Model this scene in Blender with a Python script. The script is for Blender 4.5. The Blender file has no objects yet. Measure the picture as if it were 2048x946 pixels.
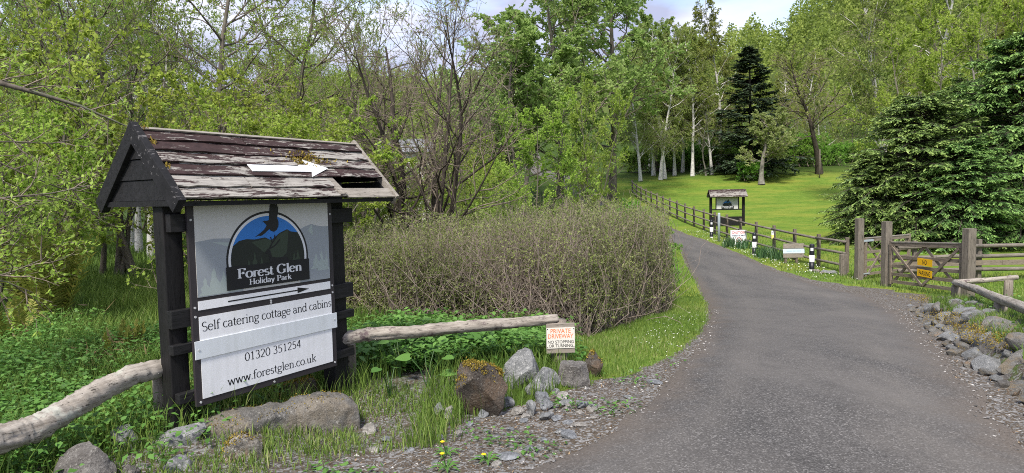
import bpy, math, random
import numpy as np
from mathutils import Matrix, Vector, noise as mnoise
PI = math.pi
R = math.radians
scene = bpy.context.scene
col = scene.collection

# ------------------------------------------------------------------ camera
CAMZ = 1.6
F, HY, ROLL = 1280.0, 393.0, 0.02          # focal length (px of 2048), eye line, camera roll
_p = math.atan((473 - HY) / F)
FW = np.array([0, math.cos(_p), -math.sin(_p)])
_up = np.array([0, math.sin(_p), math.cos(_p)])
_rt = np.array([1.0, 0, 0])
RT = math.cos(ROLL) * _rt - math.sin(ROLL) * _up
UP = math.cos(ROLL) * _up + math.sin(ROLL) * _rt
cd = bpy.data.cameras.new('camera')
cd.lens = 36 * F / 2048
cd.sensor_width = 36
cd.clip_end = 3000
cam = bpy.data.objects.new('camera', cd)
col.objects.link(cam)
m = Matrix.Identity(4)
for i in range(3):
    m[i][0], m[i][1], m[i][2] = RT[i], UP[i], -FW[i]
m[2][3] = CAMZ
cam.matrix_world = m
scene.camera = cam

# ------------------------------------------------------------------ sky, sun, exposure
SUN_EL, SUN_AZ = 52, -163                   # azimuth: degrees clockwise from the view direction (+Y)
w = bpy.data.worlds.new('World')
scene.world = w
w.use_nodes = True
nt = w.node_tree
nt.nodes.clear()
out = nt.nodes.new('ShaderNodeOutputWorld')
bg = nt.nodes.new('ShaderNodeBackground')
bg.inputs['Strength'].default_value = 0.15
sky = nt.nodes.new('ShaderNodeTexSky')
sky.sky_type = 'NISHITA'
sky.sun_disc = False
sky.sun_elevation = R(SUN_EL)
sky.sun_rotation = R(SUN_AZ)
sky.air_density = 1.0
sky.dust_density = 1.0
tc = nt.nodes.new('ShaderNodeTexCoord')
mp = nt.nodes.new('ShaderNodeMapping')
mp.inputs['Scale'].default_value = (1.0, 1.0, 2.6)
mp.inputs['Location'].default_value = (0.35, 0.1, 0.0)
nz = nt.nodes.new('ShaderNodeTexNoise')
nz.inputs['Scale'].default_value = 3.2
nz.inputs['Detail'].default_value = 9
nz.inputs['Roughness'].default_value = 0.55
rp = nt.nodes.new('ShaderNodeValToRGB')
rp.color_ramp.elements[0].position = 0.32
rp.color_ramp.elements[1].position = 0.52
nz2 = nt.nodes.new('ShaderNodeTexNoise')
nz2.inputs['Scale'].default_value = 5.0
nz2.inputs['Detail'].default_value = 8
cr = nt.nodes.new('ShaderNodeValToRGB')      # cloud body: grey-lilac bases to white tops
cr.color_ramp.elements[0].position = 0.42
cr.color_ramp.elements[0].color = (1.75, 1.88, 2.6, 1)
cr.color_ramp.elements[1].position = 0.62
cr.color_ramp.elements[1].color = (3.15, 3.25, 3.95, 1)
mx = nt.nodes.new('ShaderNodeMixRGB')
L = nt.links.new
L(tc.outputs['Generated'], mp.inputs['Vector'])
L(mp.outputs['Vector'], nz.inputs['Vector'])
L(mp.outputs['Vector'], nz2.inputs['Vector'])
L(nz.outputs['Fac'], rp.inputs['Fac'])
L(nz2.outputs['Fac'], cr.inputs['Fac'])
L(rp.outputs['Color'], mx.inputs['Fac'])
L(sky.outputs['Color'], mx.inputs['Color1'])
L(cr.outputs['Color'], mx.inputs['Color2'])
L(mx.outputs['Color'], bg.inputs['Color'])
L(bg.outputs['Background'], out.inputs['Surface'])
sd = bpy.data.lights.new('sun', 'SUN')
sd.energy = 2.8
sd.angle = R(10)
sd.color = (1.0, 0.95, 0.87)
sun = bpy.data.objects.new('sun', sd)
col.objects.link(sun)
sv = Vector((math.sin(R(SUN_AZ)) * math.cos(R(SUN_EL)), math.cos(R(SUN_AZ)) * math.cos(R(SUN_EL)), math.sin(R(SUN_EL))))
sun.rotation_euler = sv.to_track_quat('Z', 'Y').to_euler()
sun.location = (0, 0, 60)
scene.view_settings.view_transform = 'Standard'
scene.view_settings.look = 'None'
scene.view_settings.exposure = 1.15
scene.view_settings.gamma = 1
scene.render.engine = 'CYCLES'
scene.cycles.use_denoising = False
scene.cycles.filter_width = 1.0
scene.cycles.max_bounces = 8
scene.cycles.diffuse_bounces = 6
scene.cycles.transmission_bounces = 6
scene.cycles.transparent_max_bounces = 4

# ------------------------------------------------------------------ helpers
def nrm(v):
    return v / np.maximum(np.linalg.norm(v, axis=-1, keepdims=True), 1e-9)

def mk(name, V, F_, mat=None, parent=None, smooth=False, rnd=None, attrs=None):
    """mesh object from numpy arrays; F_ is (M,k)"""
    me = mesh(name, V, F_, mat, smooth, rnd, attrs)
    return place(name, me, parent)

def mesh(name, V, F_, mat=None, smooth=False, rnd=None, attrs=None):
    V = np.ascontiguousarray(V, dtype=np.float32).reshape(-1, 3)
    F_ = np.ascontiguousarray(F_, dtype=np.int32)
    me = bpy.data.meshes.new(name)
    n, k = F_.shape
    me.vertices.add(len(V)); me.vertices.foreach_set('co', V.ravel())
    me.loops.add(n * k); me.loops.foreach_set('vertex_index', F_.ravel())
    me.polygons.add(n)
    me.polygons.foreach_set('loop_start', np.arange(n, dtype=np.int32) * k)
    me.polygons.foreach_set('loop_total', np.full(n, k, dtype=np.int32))
    if smooth:
        me.polygons.foreach_set('use_smooth', np.ones(n, dtype=bool))
    d = dict(attrs or {})
    if rnd is not None:
        d['rnd'] = rnd
    for key, a in d.items():
        at = me.attributes.new(key, 'FLOAT', 'POINT')
        at.data.foreach_set('value', np.ascontiguousarray(a, dtype=np.float32))
    me.update(calc_edges=True)
    if mat:
        me.materials.append(mat)
    return me

def place(name, me, parent=None, loc=(0, 0, 0), rz=0.0, sc=None):
    o = bpy.data.objects.new(name, me)
    col.objects.link(o)
    o.location = loc
    if rz:
        o.rotation_euler = (0, 0, rz)
    if sc is not None:
        o.scale = sc if hasattr(sc, '__len__') else (sc, sc, sc)
    if parent:
        o.parent = parent
    return o

def tag(o, label=None, cat=None, group=None, kind=None):
    if label: o['label'] = label
    if cat: o['category'] = cat
    if group: o['group'] = group
    if kind: o['kind'] = kind
    return o

def empty(name, loc=(0, 0, 0), rz=0.0, label=None, cat=None, group=None):
    o = bpy.data.objects.new(name, None)
    col.objects.link(o)
    o.location = loc
    o.rotation_euler = (0, 0, rz)
    return tag(o, label, cat, group)

BOXF = np.array([[0, 1, 3, 2], [4, 6, 7, 5], [0, 4, 5, 1], [2, 3, 7, 6], [0, 2, 6, 4], [1, 5, 7, 3]])
class MB:
    """collects pieces of ONE part, triangles and quads mixed"""
    def __init__(s): s.v = []; s.f = []; s.n = 0
    def add(s, V, F_):
        V = np.asarray(V, float).reshape(-1, 3)
        s.v.append(V)
        for f in F_: s.f.append([int(i) + s.n for i in f])
        s.n += len(V)
        return s
    def box(s, x0, x1, y0, y1, z0, z1):
        V = [(x, y, z) for x in (x0, x1) for y in (y0, y1) for z in (z0, z1)]
        return s.add(V, BOXF)
    def tube(s, P, r, n=8, cap=True, jit=0, seed=0):
        V, Fq = tubes(np.asarray(P, float)[None], np.asarray(r, float)[None] if np.ndim(r) else np.full((1, len(P)), r), n)
        if jit:
            V = V + np.random.default_rng(seed).normal(0, jit, V.shape)
        s.add(V, Fq)
        if cap:
            k = len(P)
            s.f.append([s.n - n * k + i for i in range(n)][::-1])
            s.f.append([s.n - n + i for i in range(n)])
        return s
    def poly(s, pts, y=0.0):
        """flat polygon in the local XZ plane facing -Y"""
        V = [(p[0], y, p[1]) for p in pts]
        a = sum(pts[i][0] * pts[(i + 1) % len(pts)][1] - pts[(i + 1) % len(pts)][0] * pts[i][1] for i in range(len(pts)))
        idx = list(range(len(pts)))
        if a < 0: idx = idx[::-1]
        return s.add(V, [idx])
    def build(s, name, mat, parent=None, bevel=0, smooth=False):
        me = bpy.data.meshes.new(name)
        me.from_pydata(np.concatenate(s.v).tolist(), [], s.f)
        if smooth:
            me.polygons.foreach_set('use_smooth', np.ones(len(me.polygons), dtype=bool))
        me.materials.append(mat)
        o = place(name, me, parent)
        if bevel:
            b = o.modifiers.new('bevel', 'BEVEL'); b.width = bevel; b.segments = 2; b.limit_method = 'ANGLE'
        return o

def tubes(P, Rr, n):
    """P (N,k,3), Rr (N,k) -> verts, quads"""
    N, k, _ = P.shape
    T = np.empty_like(P)
    T[:, 1:-1] = P[:, 2:] - P[:, :-2]
    T[:, 0] = P[:, 1] - P[:, 0]
    T[:, -1] = P[:, -1] - P[:, -2]
    T = nrm(T)
    ref = np.where(np.abs(T[:, :1, 2:3]) > 0.9, np.array([1.0, 0, 0]), np.array([0, 0, 1.0]))
    A = nrm(np.cross(T, np.broadcast_to(ref, T.shape)))
    B = np.cross(T, A)
    th = np.arange(n) * 2 * PI / n
    V = P[:, :, None] + Rr[:, :, None, None] * (A[:, :, None] * np.cos(th)[None, None, :, None] + B[:, :, None] * np.sin(th)[None, None, :, None])
    base = (np.arange(N) * k * n)[:, None, None] + (np.arange(k - 1) * n)[None, :, None] + np.arange(n)[None, None]
    nx = (np.arange(n) + 1) % n
    base2 = (np.arange(N) * k * n)[:, None, None] + (np.arange(k - 1) * n)[None, :, None] + nx[None, None]
    Fq = np.stack([base, base2, base2 + n, base + n], -1).reshape(-1, 4)
    return V.reshape(-1, 3), Fq

def join(parts):
    Vs, Fs, n = [], [], 0
    for V, F_ in parts:
        Vs.append(V); Fs.append(F_ + n); n += len(V)
    return np.concatenate(Vs), np.concatenate(Fs)

# ------------------------------------------------------------------ terrain function and pixel -> ground
_ky = [-60, 4.5, 6, 9, 13.5, 16.5, 19, 21.7, 25.3, 28.9, 32.5, 36.1, 39.7, 45, 50.6, 54.2, 60, 66, 76, 88, 110, 140, 400]
_kz = [0, 0, -.08, -.36, -.76, -.95, -1.0, -1.0, -.88, -.72, -.52, -.3, 0, .5, 1.07, 1.6, 2.95, 3.8, 4.6, 6.2, 11, 17, 40]
def sstep(a, b, x):
    t = np.clip((x - a) / (b - a), 0, 1)
    return t * t * (3 - 2 * t)
def gz(X, Y):
    X = np.asarray(X, float); Y = np.asarray(Y, float)
    zr = np.zeros(np.broadcast(X, Y).shape)
    for o, wt in ((-1.2, .25), (0, .5), (1.2, .25)):
        zr = zr + wt * np.interp(Y + o, _ky, _kz)
    wv = sstep(-4.5, 1.2, X - 0.02 * Y)
    zl = 0.05 + 0.02 * np.maximum(Y - 45, 0)
    z = zr * wv + zl * (1 - wv)
    z = z - .13 * np.exp(-(((X + 1.15) / .9) ** 2 + ((Y - 4.9) / .8) ** 2))
    amp = 0.03 * sstep(2.0, -1.0, X - 0.1 * Y) + 0.012
    z = z + amp * (np.sin(X * 1.7 + 1.3 * np.sin(Y * .9)) * np.cos(Y * 1.3 + .7) + .5 * np.sin(X * 4.1 + Y * 2.3))
    z = z + 0.22 * np.exp(-(((X - 10.4) / 3.0) ** 2 + ((Y - 57) / 3.0) ** 2)) + .25 * sstep(14, 30, X) * sstep(25, 50, Y)
    return z
def ray(px, py):
    return FW + RT * (px - 1024) / F - UP * (py - 473) / F
def G(px, py):
    """ground point seen at a photo pixel"""
    v = ray(px, py); t = np.linspace(1.5, 130, 6000)
    P = np.array([0, 0, CAMZ]) + v * t[:, None]
    below = np.nonzero(P[:, 2] < gz(P[:, 0], P[:, 1]))[0]
    i = below[0] if len(below) else -1
    return np.array([P[i, 0], P[i, 1], float(gz(P[i, 0], P[i, 1]))])
def at(px, py, Y):
    """point seen at a photo pixel at distance Y"""
    v = ray(px, py); t = Y / v[1]
    return np.array([0, 0, CAMZ]) + v * t
def gp(px, Y):
    """ground point at photo column px (at eye line) and distance Y"""
    v = ray(px, 393 - .02 * (px - 1024)); X = v[0] / v[1] * Y
    return np.array([X, Y, float(gz(X, Y))])

_le = [(1060, 946), (1250, 855), (1345, 772), (1400, 695), (1424, 645), (1420, 605), (1396, 560), (1372, 520), (1362, 492)]
_re = [(2040, 905), (1960, 812), (1885, 722), (1835, 662), (1790, 622), (1720, 590), (1600, 560), (1530, 535), (1470, 507), (1405, 481), (1364, 468)]
_l = np.array([G(*p) for p in _le]); _r = np.array([G(*p) for p in _re])
_l = np.vstack([[-4.5, -6, 0], [-1.2, 2.0, 0], _l, [7.0, 40, 0], [5.0, 56, 0], [2, 70, 0]])
_r = np.vstack([[5.5, -6, 0], [3.2, 2.0, 0], _r, [8.7, 42, 0], [6.9, 58, 0], [4, 72, 0]])
def XL(Y): return np.interp(Y, _l[:, 1], _l[:, 0])
def XR(Y): return np.interp(Y, _r[:, 1], _r[:, 0])
def dirt(X, Y):
    """bare gravelly margin beside the road, 0..1"""
    wl = np.interp(Y, [-6, 3, 3.9, 4.8, 5.5, 7, 9, 12], [2.5, 1.7, 1.4, 1.25, .6, .16, .05, .03])
    wr = np.interp(Y, [-6, 4, 6, 9, 12, 16, 18, 22], [.5, .4, .5, .75, 1.5, 1.2, .35, .15])
    wob = .16 * np.sin(X * 5 + 2 * np.sin(Y * 3.1)) + .14 * np.sin(Y * 4.3 + X * 2)
    a = sstep(-.25, .12, X - (XL(Y) - wl) + wob * np.minimum(wl, .9)) * sstep(.25, -.12, X - (XR(Y) + wr) + wob * np.minimum(wr, .8))
    return a
def on_road(X, Y, mgn=0.0):
    return (X > XL(Y) - mgn) & (X < XR(Y) + mgn)

# ------------------------------------------------------------------ materials
class MT:
    def __init__(s, name, rough=.8, spec=.25):
        s.m = bpy.data.materials.new(name); s.m.use_nodes = True
        s.t = s.m.node_tree; s.b = s.t.nodes['Principled BSDF']
        s.b.inputs['Roughness'].default_value = rough
        s.b.inputs['Specular IOR Level'].default_value = spec
        s.out = s.t.nodes['Material Output']
        s.tc = None
    def n(s, t, **kw):
        o = s.t.nodes.new(t)
        for k, v in kw.items(): setattr(o, k, v)
        return o
    def l(s, a, b): s.t.links.new(a, b)
    def coord(s, scale=(1, 1, 1), kind='Object', rot=(0, 0, 0)):
        if s.tc is None: s.tc = s.n('ShaderNodeTexCoord')
        mp = s.n('ShaderNodeMapping')
        mp.inputs['Scale'].default_value = scale
        mp.inputs['Rotation'].default_value = rot
        s.l(s.tc.outputs[kind], mp.inputs['Vector'])
        return mp.outputs['Vector']
    def noise(s, sc, detail=6, rough=.6, vec=None, dist=0):
        o = s.n('ShaderNodeTexNoise')
        o.inputs['Scale'].default_value = sc; o.inputs['Detail'].default_value = detail
        o.inputs['Roughness'].default_value = rough; o.inputs['Distortion'].default_value = dist
        s.l(vec if vec is not None else s.coord(), o.inputs['Vector'])
        return o.outputs['Fac']
    def voro(s, sc, vec=None, out='Distance', feat='F1'):
        o = s.n('ShaderNodeTexVoronoi', feature=feat); o.inputs['Scale'].default_value = sc
        s.l(vec if vec is not None else s.coord(), o.inputs['Vector'])
        return o.outputs[out]
    def attr(s, name):
        o = s.n('ShaderNodeAttribute', attribute_name=name); return o.outputs['Fac']
    def rand(s):
        return s.n('ShaderNodeObjectInfo').outputs['Random']
    def ramp(s, fac, stops):
        o = s.n('ShaderNodeValToRGB'); e = o.color_ramp.elements
        while len(e) < len(stops): e.new(.5)
        for i, (p, c) in enumerate(stops):
            e[i].position = p; e[i].color = (c, c, c, 1) if not hasattr(c, '__len__') else (*c, 1)
        s.l(fac, o.inputs['Fac'])
        return o.outputs['Color']
    def mix(s, fac, a, b, mode='MIX'):
        o = s.n('ShaderNodeMixRGB', blend_type=mode)
        for sock, v in ((o.inputs['Fac'], fac), (o.inputs['Color1'], a), (o.inputs['Color2'], b)):
            if hasattr(v, 'is_linked'): s.l(v, sock)
            elif hasattr(v, '__len__'): sock.default_value = (*v, 1)
            else: sock.default_value = v
        return o.outputs['Color']
    def math(s, op, a, b=0.0):
        o = s.n('ShaderNodeMath', operation=op)
        for sock, v in ((o.inputs[0], a), (o.inputs[1], b)):
            if hasattr(v, 'is_linked'): s.l(v, sock)
            else: sock.default_value = v
        return o.outputs[0]
    def color(s, c):
        if hasattr(c, 'is_linked'): s.l(c, s.b.inputs['Base Color'])
        else: s.b.inputs['Base Color'].default_value = (*c, 1)
        return s
    def rough(s, c): s.l(c, s.b.inputs['Roughness']); return s
    def bump(s, h, strength=.5, dist=.01):
        o = s.n('ShaderNodeBump'); o.inputs['Strength'].default_value = strength; o.inputs['Distance'].default_value = dist
        s.l(h, o.inputs['Height']); s.l(o.outputs['Normal'], s.b.inputs['Normal']); return s
    def up(s):
        g = s.n('ShaderNodeNewGeometry'); sx = s.n('ShaderNodeSeparateXYZ'); s.l(g.outputs['Normal'], sx.inputs[0]); return sx.outputs['Z']

def leafmat(name, stops, trans=.35, rough=.55, spec=.3, objvar=.25):
    t = MT(name, rough, spec)
    c = t.ramp(t.attr('rnd'), stops)
    if objvar:
        hs = t.n('ShaderNodeHueSaturation')
        v = t.math('ADD', t.math('MULTIPLY', t.rand(), objvar), 1 - objvar / 2)
        t.l(v, hs.inputs['Value'])
        hv = t.math('ADD', t.math('MULTIPLY', t.rand(), .03), .485)
        t.l(hv, hs.inputs['Hue'])
        t.l(c, hs.inputs['Color']); c = hs.outputs['Color']
    t.color(c)
    tr = t.n('ShaderNodeBsdfTranslucent'); t.l(c, tr.inputs['Color'])
    ms = t.n('ShaderNodeMixShader'); ms.inputs[0].default_value = trans
    t.l(t.b.outputs[0], ms.inputs[1]); t.l(tr.outputs[0], ms.inputs[2]); t.l(ms.outputs[0], t.out.inputs['Surface'])
    return t.m

def barkmat(name, a, b, sc=14, lichen=None):
    t = MT(name, .9, .15)
    v = t.coord((1, 1, .25))
    n1 = t.noise(sc, 8, .7, v)
    c = t.ramp(n1, [(.3, a), (.7, b)])
    if lichen:
        c = t.mix(t.ramp(t.noise(5, 5, .7), [(.52, 0), (.66, .8)]), c, lichen)
    t.color(c).bump(n1, .7, .02)
    return t.m

def birchmat():
    t = MT('birch bark', .75, .2)
    n1 = t.noise(3.2, 6, .7, t.coord((1.2, 1.2, 4.5)))
    n2 = t.noise(1.1, 4, .6, t.coord((1, 1, .8)))
    c = t.ramp(n1, [(.34, (.05, .045, .04)), (.43, (.5, .48, .45)), (.7, (.72, .70, .66))])
    c = t.mix(t.ramp(n2, [(.5, 0), (.75, .6)]), c, (.14, .13, .11))
    t.color(c).bump(n1, .4, .02)
    return t.m

def woodmat(name, dark, light, along='x', sc=6, lichen=None, black=0, rough=.85):
    t = MT(name, rough, .2)
    s_ = {'x': (.12, 1, 1), 'y': (1, .12, 1), 'z': (1, 1, .12)}[along]
    s_ = tuple(q * sc for q in s_)
    n1 = t.noise(6, 9, .75, t.coord(s_))
    n2 = t.noise(2.5, 4, .6)
    c = t.ramp(n1, [(.28, dark), (.72, light)])
    c = t.mix(t.ramp(n2, [(.3, .35), (.7, 0)]), c, dark)
    crk = t.ramp(t.noise(11, 4, .6, t.coord(tuple(q * 1.6 for q in s_))), [(.34, .85), (.42, 0)])
    c = t.mix(crk, c, tuple(q * .25 for q in dark))
    if lichen:
        c = t.mix(t.ramp(t.noise(7, 6, .75), [(.56, 0), (.64, .9)]), c, lichen)
    t.color(c).bump(n1, .55, .006)
    return t.m

def rockmat(name, a, b, lich=(.42, .42, .38), lich_amt=.58, moss=None, moss_amt=.6, brown=None):
    t = MT(name, .88, .25)
    n1 = t.noise(7, 10, .7); n2 = t.noise(38, 6, .75); n3 = t.noise(2.4, 5, .6, t.coord((1, 1, 2.5)))
    c = t.ramp(n1, [(.3, a), (.7, b)])
    c = t.mix(t.ramp(n3, [(.4, .55), (.6, 0)]), c, tuple(q * .45 for q in a))
    c = t.mix(t.ramp(n2, [(.35, .5), (.6, 0)]), c, tuple(q * .4 for q in a))
    if brown: c = t.mix(t.ramp(t.noise(3.4, 5, .65), [(.48, 0), (.6, .7)]), c, brown)
    c = t.mix(t.ramp(t.noise(17, 7, .8), [(lich_amt, 0), (lich_amt + .07, .75)]), c, lich)
    c = t.mix(t.ramp(t.noise(75, 4, .8), [(.56, 0), (.64, .6)]), c, tuple(q * .8 for q in lich))
    c = t.mix(t.ramp(t.noise(60, 4, .8, t.coord((1, 1, 1.6))), [(.36, .75), (.45, 0)]), c, tuple(q * .3 for q in a))
    if moss:
        mk_ = t.math('ADD', t.up(), t.math('MULTIPLY', t.noise(6, 6, .7), 1.2))
        mc = t.ramp(t.noise(45, 4, .7), [(.3, tuple(q * .35 for q in moss)), (.7, moss)])
        c = t.mix(t.ramp(mk_, [(moss_amt, 0), (moss_amt + .13, 1)]), c, mc)
    t.color(c)
    t.bump(t.mix(.5, n1, n2), 1.0, .035)
    return t.m

def plain(name, c, rough=.6, spec=.3, dirtc=None, amt=.62, sc=9, drip=0):
    t = MT(name, rough, spec)
    n1 = t.noise(sc, 8, .7)
    cc = t.mix(t.ramp(n1, [(.3, 0), (.8, .22)]), c, tuple(q * .7 for q in c))
    if drip:
        cc = t.mix(t.ramp(t.noise(3, 7, .7, t.coord((9, 9, .7))), [(.45, 0), (.75, drip)]), cc, (.33, .35, .29))
        cc = t.mix(t.ramp(t.noise(2.2, 5, .7), [(.45, 0), (.75, drip * .7)]), cc, (.42, .42, .38))
    if dirtc: cc = t.mix(t.ramp(t.noise(sc * 2.3, 8, .75), [(amt, 0), (amt + .12, .6)]), cc, dirtc)
    t.color(cc)
    return t.m

M = {}
M['birch'] = birchmat()
M['bark'] = barkmat('grey brown bark', (.055, .046, .037), (.20, .172, .14), 14, (.15, .16, .11))
M['bark_dark'] = barkmat('dark bark', (.028, .023, .018), (.10, .083, .068))
M['bark_pale'] = barkmat('pale lichened bark', (.10, .09, .075), (.26, .24, .21), 12, (.3, .31, .25))
M['twig'] = barkmat('twig bark', (.105, .082, .065), (.30, .245, .195), 20)
M['twig_grey'] = barkmat('grey twig bark', (.13, .10, .082), (.36, .295, .245), 20)
M['leaf_spring'] = leafmat('spring leaf', [(0, (0.181, 0.271, 0.036)), (.5, (0.316, 0.429, 0.062)), (1, (0.475, 0.565, 0.124))], .54)
M['leaf_willow'] = leafmat('willow leaf', [(0, (0.147, 0.232, 0.043)), (.5, (0.271, 0.379, 0.068)), (1, (0.418, 0.508, 0.113))], .54)
M['leaf_green'] = leafmat('green leaf', [(0, (.19, .28, .075)), (.5, (.31, .44, .12)), (1, (.46, .57, .2))], .54)
M['leaf_birch'] = leafmat('birch leaf', [(0, (.16, .24, .06)), (.5, (.28, .385, .085)), (1, (.43, .50, .15))], .54)
M['leaf_olive'] = leafmat('olive birch leaf', [(0, (0.158, 0.198, 0.040)), (.5, (0.271, 0.322, 0.062)), (1, (0.407, 0.441, 0.107))], .54)
M['leaf_pale'] = leafmat('hawthorn leaf', [(0, (.19, .27, .08)), (.5, (.36, .46, .15)), (1, (.52, .58, .28))], .54)
M['leaf_hedge'] = leafmat('hedge leaf', [(0, (.12, .15, .045)), (.5, (.24, .29, .085)), (1, (.38, .42, .15))], .48, objvar=0)
M['leaf_bright'] = leafmat('bright shrub leaf', [(0, (0.113, 0.237, 0.034)), (.5, (0.215, 0.407, 0.056)), (1, (0.339, 0.531, 0.102))], .54)
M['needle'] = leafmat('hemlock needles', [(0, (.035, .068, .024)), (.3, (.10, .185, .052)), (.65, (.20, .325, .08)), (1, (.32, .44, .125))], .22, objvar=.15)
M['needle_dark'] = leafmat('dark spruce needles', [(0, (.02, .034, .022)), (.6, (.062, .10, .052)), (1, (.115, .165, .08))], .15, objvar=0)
M['herb'] = leafmat('herb leaf', [(0, (.045, .115, .022)), (.5, (.095, .22, .04)), (1, (.17, .33, .07))], .35, .5, .35, 0)
M['grass'] = leafmat('grass blade', [(0, (.07, .125, .022)), (.5, (.135, .225, .038)), (.85, (.235, .315, .07)), (1, (.38, .36, .17))], .35, .55, .3, 0)
M['fern'] = leafmat('fern frond', [(0, (.13, .15, .028)), (.5, (.23, .27, .042)), (1, (.36, .32, .08))], .35, objvar=0)
M['litter'] = leafmat('dead bracken', [(0, (.09, .055, .03)), (.5, (.2, .13, .07)), (1, (.33, .25, .15))], .1, .9, .1, 0)
M['daff'] = leafmat('daffodil leaf', [(0, (.03, .08, .03)), (.5, (.06, .14, .05)), (1, (.12, .2, .08))], .25, objvar=.1)
M['petal'] = plain('yellow petal', (.75, .5, .01), .5)
M['blossom'] = plain('tiny white flower', (.75, .75, .65), .6)
M['log'] = woodmat('weathered log', (.13, .108, .085), (.50, .46, .405), 'x', 5, (.36, .36, .31))
M['log_lichen'] = woodmat('lichened log', (.12, .098, .08), (.50, .455, .39), 'x', 6, (.10, .07, .075))
M['stump'] = woodmat('weathered post', (.11, .09, .07), (.32, .28, .235), 'z', 6)
M['fence'] = woodmat('fence wood', (0.085, 0.068, 0.051), (0.235, 0.198, 0.155), 'z', 5)
M['rail'] = woodmat('fence rail wood', (0.094, 0.080, 0.066), (0.281, 0.249, 0.206), 'y', 4)
M['rail_x'] = woodmat('fence rail wood across', (0.094, 0.080, 0.066), (0.281, 0.249, 0.206), 'x', 4)
M['gatepost'] = woodmat('gate post wood', (0.094, 0.080, 0.066), (0.254, 0.220, 0.179), 'z', 4)
M['gate'] = woodmat('gate wood', (0.124, 0.096, 0.074), (0.315, 0.264, 0.203), 'x', 4)
M['black'] = woodmat('black stained timber', (.006, .006, .006), (.022, .02, .02), 'z', 5, rough=.6)
M['blackx'] = woodmat('black stained board', (.007, .007, .007), (.026, .025, .026), 'x', 5, rough=.6)
M['plank'] = woodmat('grey plank', (.19, .16, .13), (.36, .32, .27), 'x', 5)

def peel(name, paint, bare, lo=.46):
    """flaking maroon paint over bare grey timber"""
    t = MT(name, .85, .2)
    oi = t.n('ShaderNodeObjectInfo')
    v = t.n('ShaderNodeVectorMath', operation='ADD')
    sc = t.n('ShaderNodeVectorMath', operation='SCALE'); sc.inputs['Scale'].default_value = 40
    cmb = t.n('ShaderNodeCombineXYZ'); t.l(oi.outputs['Random'], cmb.inputs[0]); t.l(oi.outputs['Random'], cmb.inputs[1])
    t.l(cmb.outputs[0], sc.inputs[0]); t.l(t.coord((2.2, 13, 13)), v.inputs[0]); t.l(sc.outputs[0], v.inputs[1])
    n1 = t.noise(2.1, 12, .76, v.outputs[0], .3)
    grain = t.noise(16, 8, .75, t.coord((.35, 7, 7)))
    wood = t.ramp(grain, [(.32, tuple(q * .3 for q in bare)), (.5, tuple(q * .8 for q in bare)), (.68, bare)])
    pc = t.ramp(t.noise(12, 6, .7), [(.3, tuple(q * .4 for q in paint)), (.7, paint)])
    off = t.math('ADD', n1, t.math('MULTIPLY', t.math('SUBTRACT', oi.outputs['Random'], .5), .17))
    fac = t.ramp(off, [(lo, 0), (lo + .025, 1)])
    t.color(t.mix(fac, wood, pc)).bump(t.mix(.6, fac, grain), .6, .004)
    return t.m
M['roof'] = peel('flaking maroon roof board', (.058, .035, .034), (.37, .345, .31), .455)
M['roof_edge'] = woodmat('bare pale timber', (.16, .14, .115), (.38, .345, .30), 'x', 6)
M['barge'] = peel('worn black barge board', (.02, .02, .022), (.20, .19, .19), .36)
M['white'] = plain('white sign plastic', (.80, .80, .81), .4, .4, (.4, .4, .38), .66, drip=.22)
M['cream'] = plain('cream sign plate', (.68, .645, .57), .5, .3, (.35, .33, .27), .62, drip=.22)
M['whitetape'] = plain('blank cover strip', (.66, .69, .71), .45, .4, (.4, .42, .4), .68, drip=.22)
M['frame'] = plain('dark sign border', (.035, .03, .033), .5)
M['ink'] = plain('black print', (.012, .012, .014), .5)
M['print_white'] = plain('white print', (.66, .67, .68), .5)
M['sky_print'] = plain('printed sky blue', (.03, .17, .5), .5)
M['pic'] = plain('printed pale grey', (.53, .525, .50), .45, .3, (.35, .34, .32), .67, drip=.22)
M['pic_hill'] = plain('printed blue grey hill', (.28, .305, .325), .45)
M['pic_tree'] = plain('printed pale green tree', (.345, .395, .375), .45)
M['hill_dark'] = plain('printed black green hill', (.016, .02, .016), .5)
M['hill_mid'] = plain('printed dark green slope', (.035, .05, .033), .5)
M['screw'] = plain('steel screw head', (.5, .5, .5), .35, .6)
M['orange'] = plain('orange print', (.75, .17, .04), .5)
M['red'] = plain('red print', (.5, .05, .05), .5)
M['navy'] = plain('navy print', (.05, .05, .13), .5)
M['yellow'] = plain('yellow sign plate', (.78, .44, .01), .45, .35, (.4, .25, .05), .7)
M['yellow2'] = plain('pale yellow plate', (.75, .68, .2), .5)
M['bluewhite'] = plain('pale blue plate', (.58, .68, .74), .45)
M['blueink'] = plain('blue print', (.2, .38, .5), .5)
M['galv'] = plain('galvanised steel', (.36, .41, .44), .45, .5, (.22, .25, .27))
M['plastic_black'] = plain('black bollard plastic', (.012, .013, .017), .4, .4)
M['plastic_white'] = plain('white bollard band', (.72, .72, .70), .5, .4, (.35, .34, .3), .64)
M['rock'] = rockmat('grey schist', (0.125, 0.113, 0.102), (0.283, 0.265, 0.244), (0.509, 0.497, 0.452), .62)
M['rock_slab'] = rockmat('speckled slab', (.135, .128, .115), (.30, .285, .26), (.48, .46, .42), .60, (.17, .13, .02), 1.52, (.19, .16, .12))
M['rock_lichen'] = rockmat('lichened rock', (0.141, 0.126, 0.104), (0.328, 0.301, 0.262), (0.524, 0.503, 0.448), .53, (.2, .14, .02), 1.5, (.22, .12, .05))
M['rock_moss'] = rockmat('brown mossy rock', (0.075, 0.061, 0.051), (0.192, 0.163, 0.137), (0.365, 0.355, 0.304), .66, (.36, .25, .025), 1.28, (.12, .08, .05))
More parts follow.
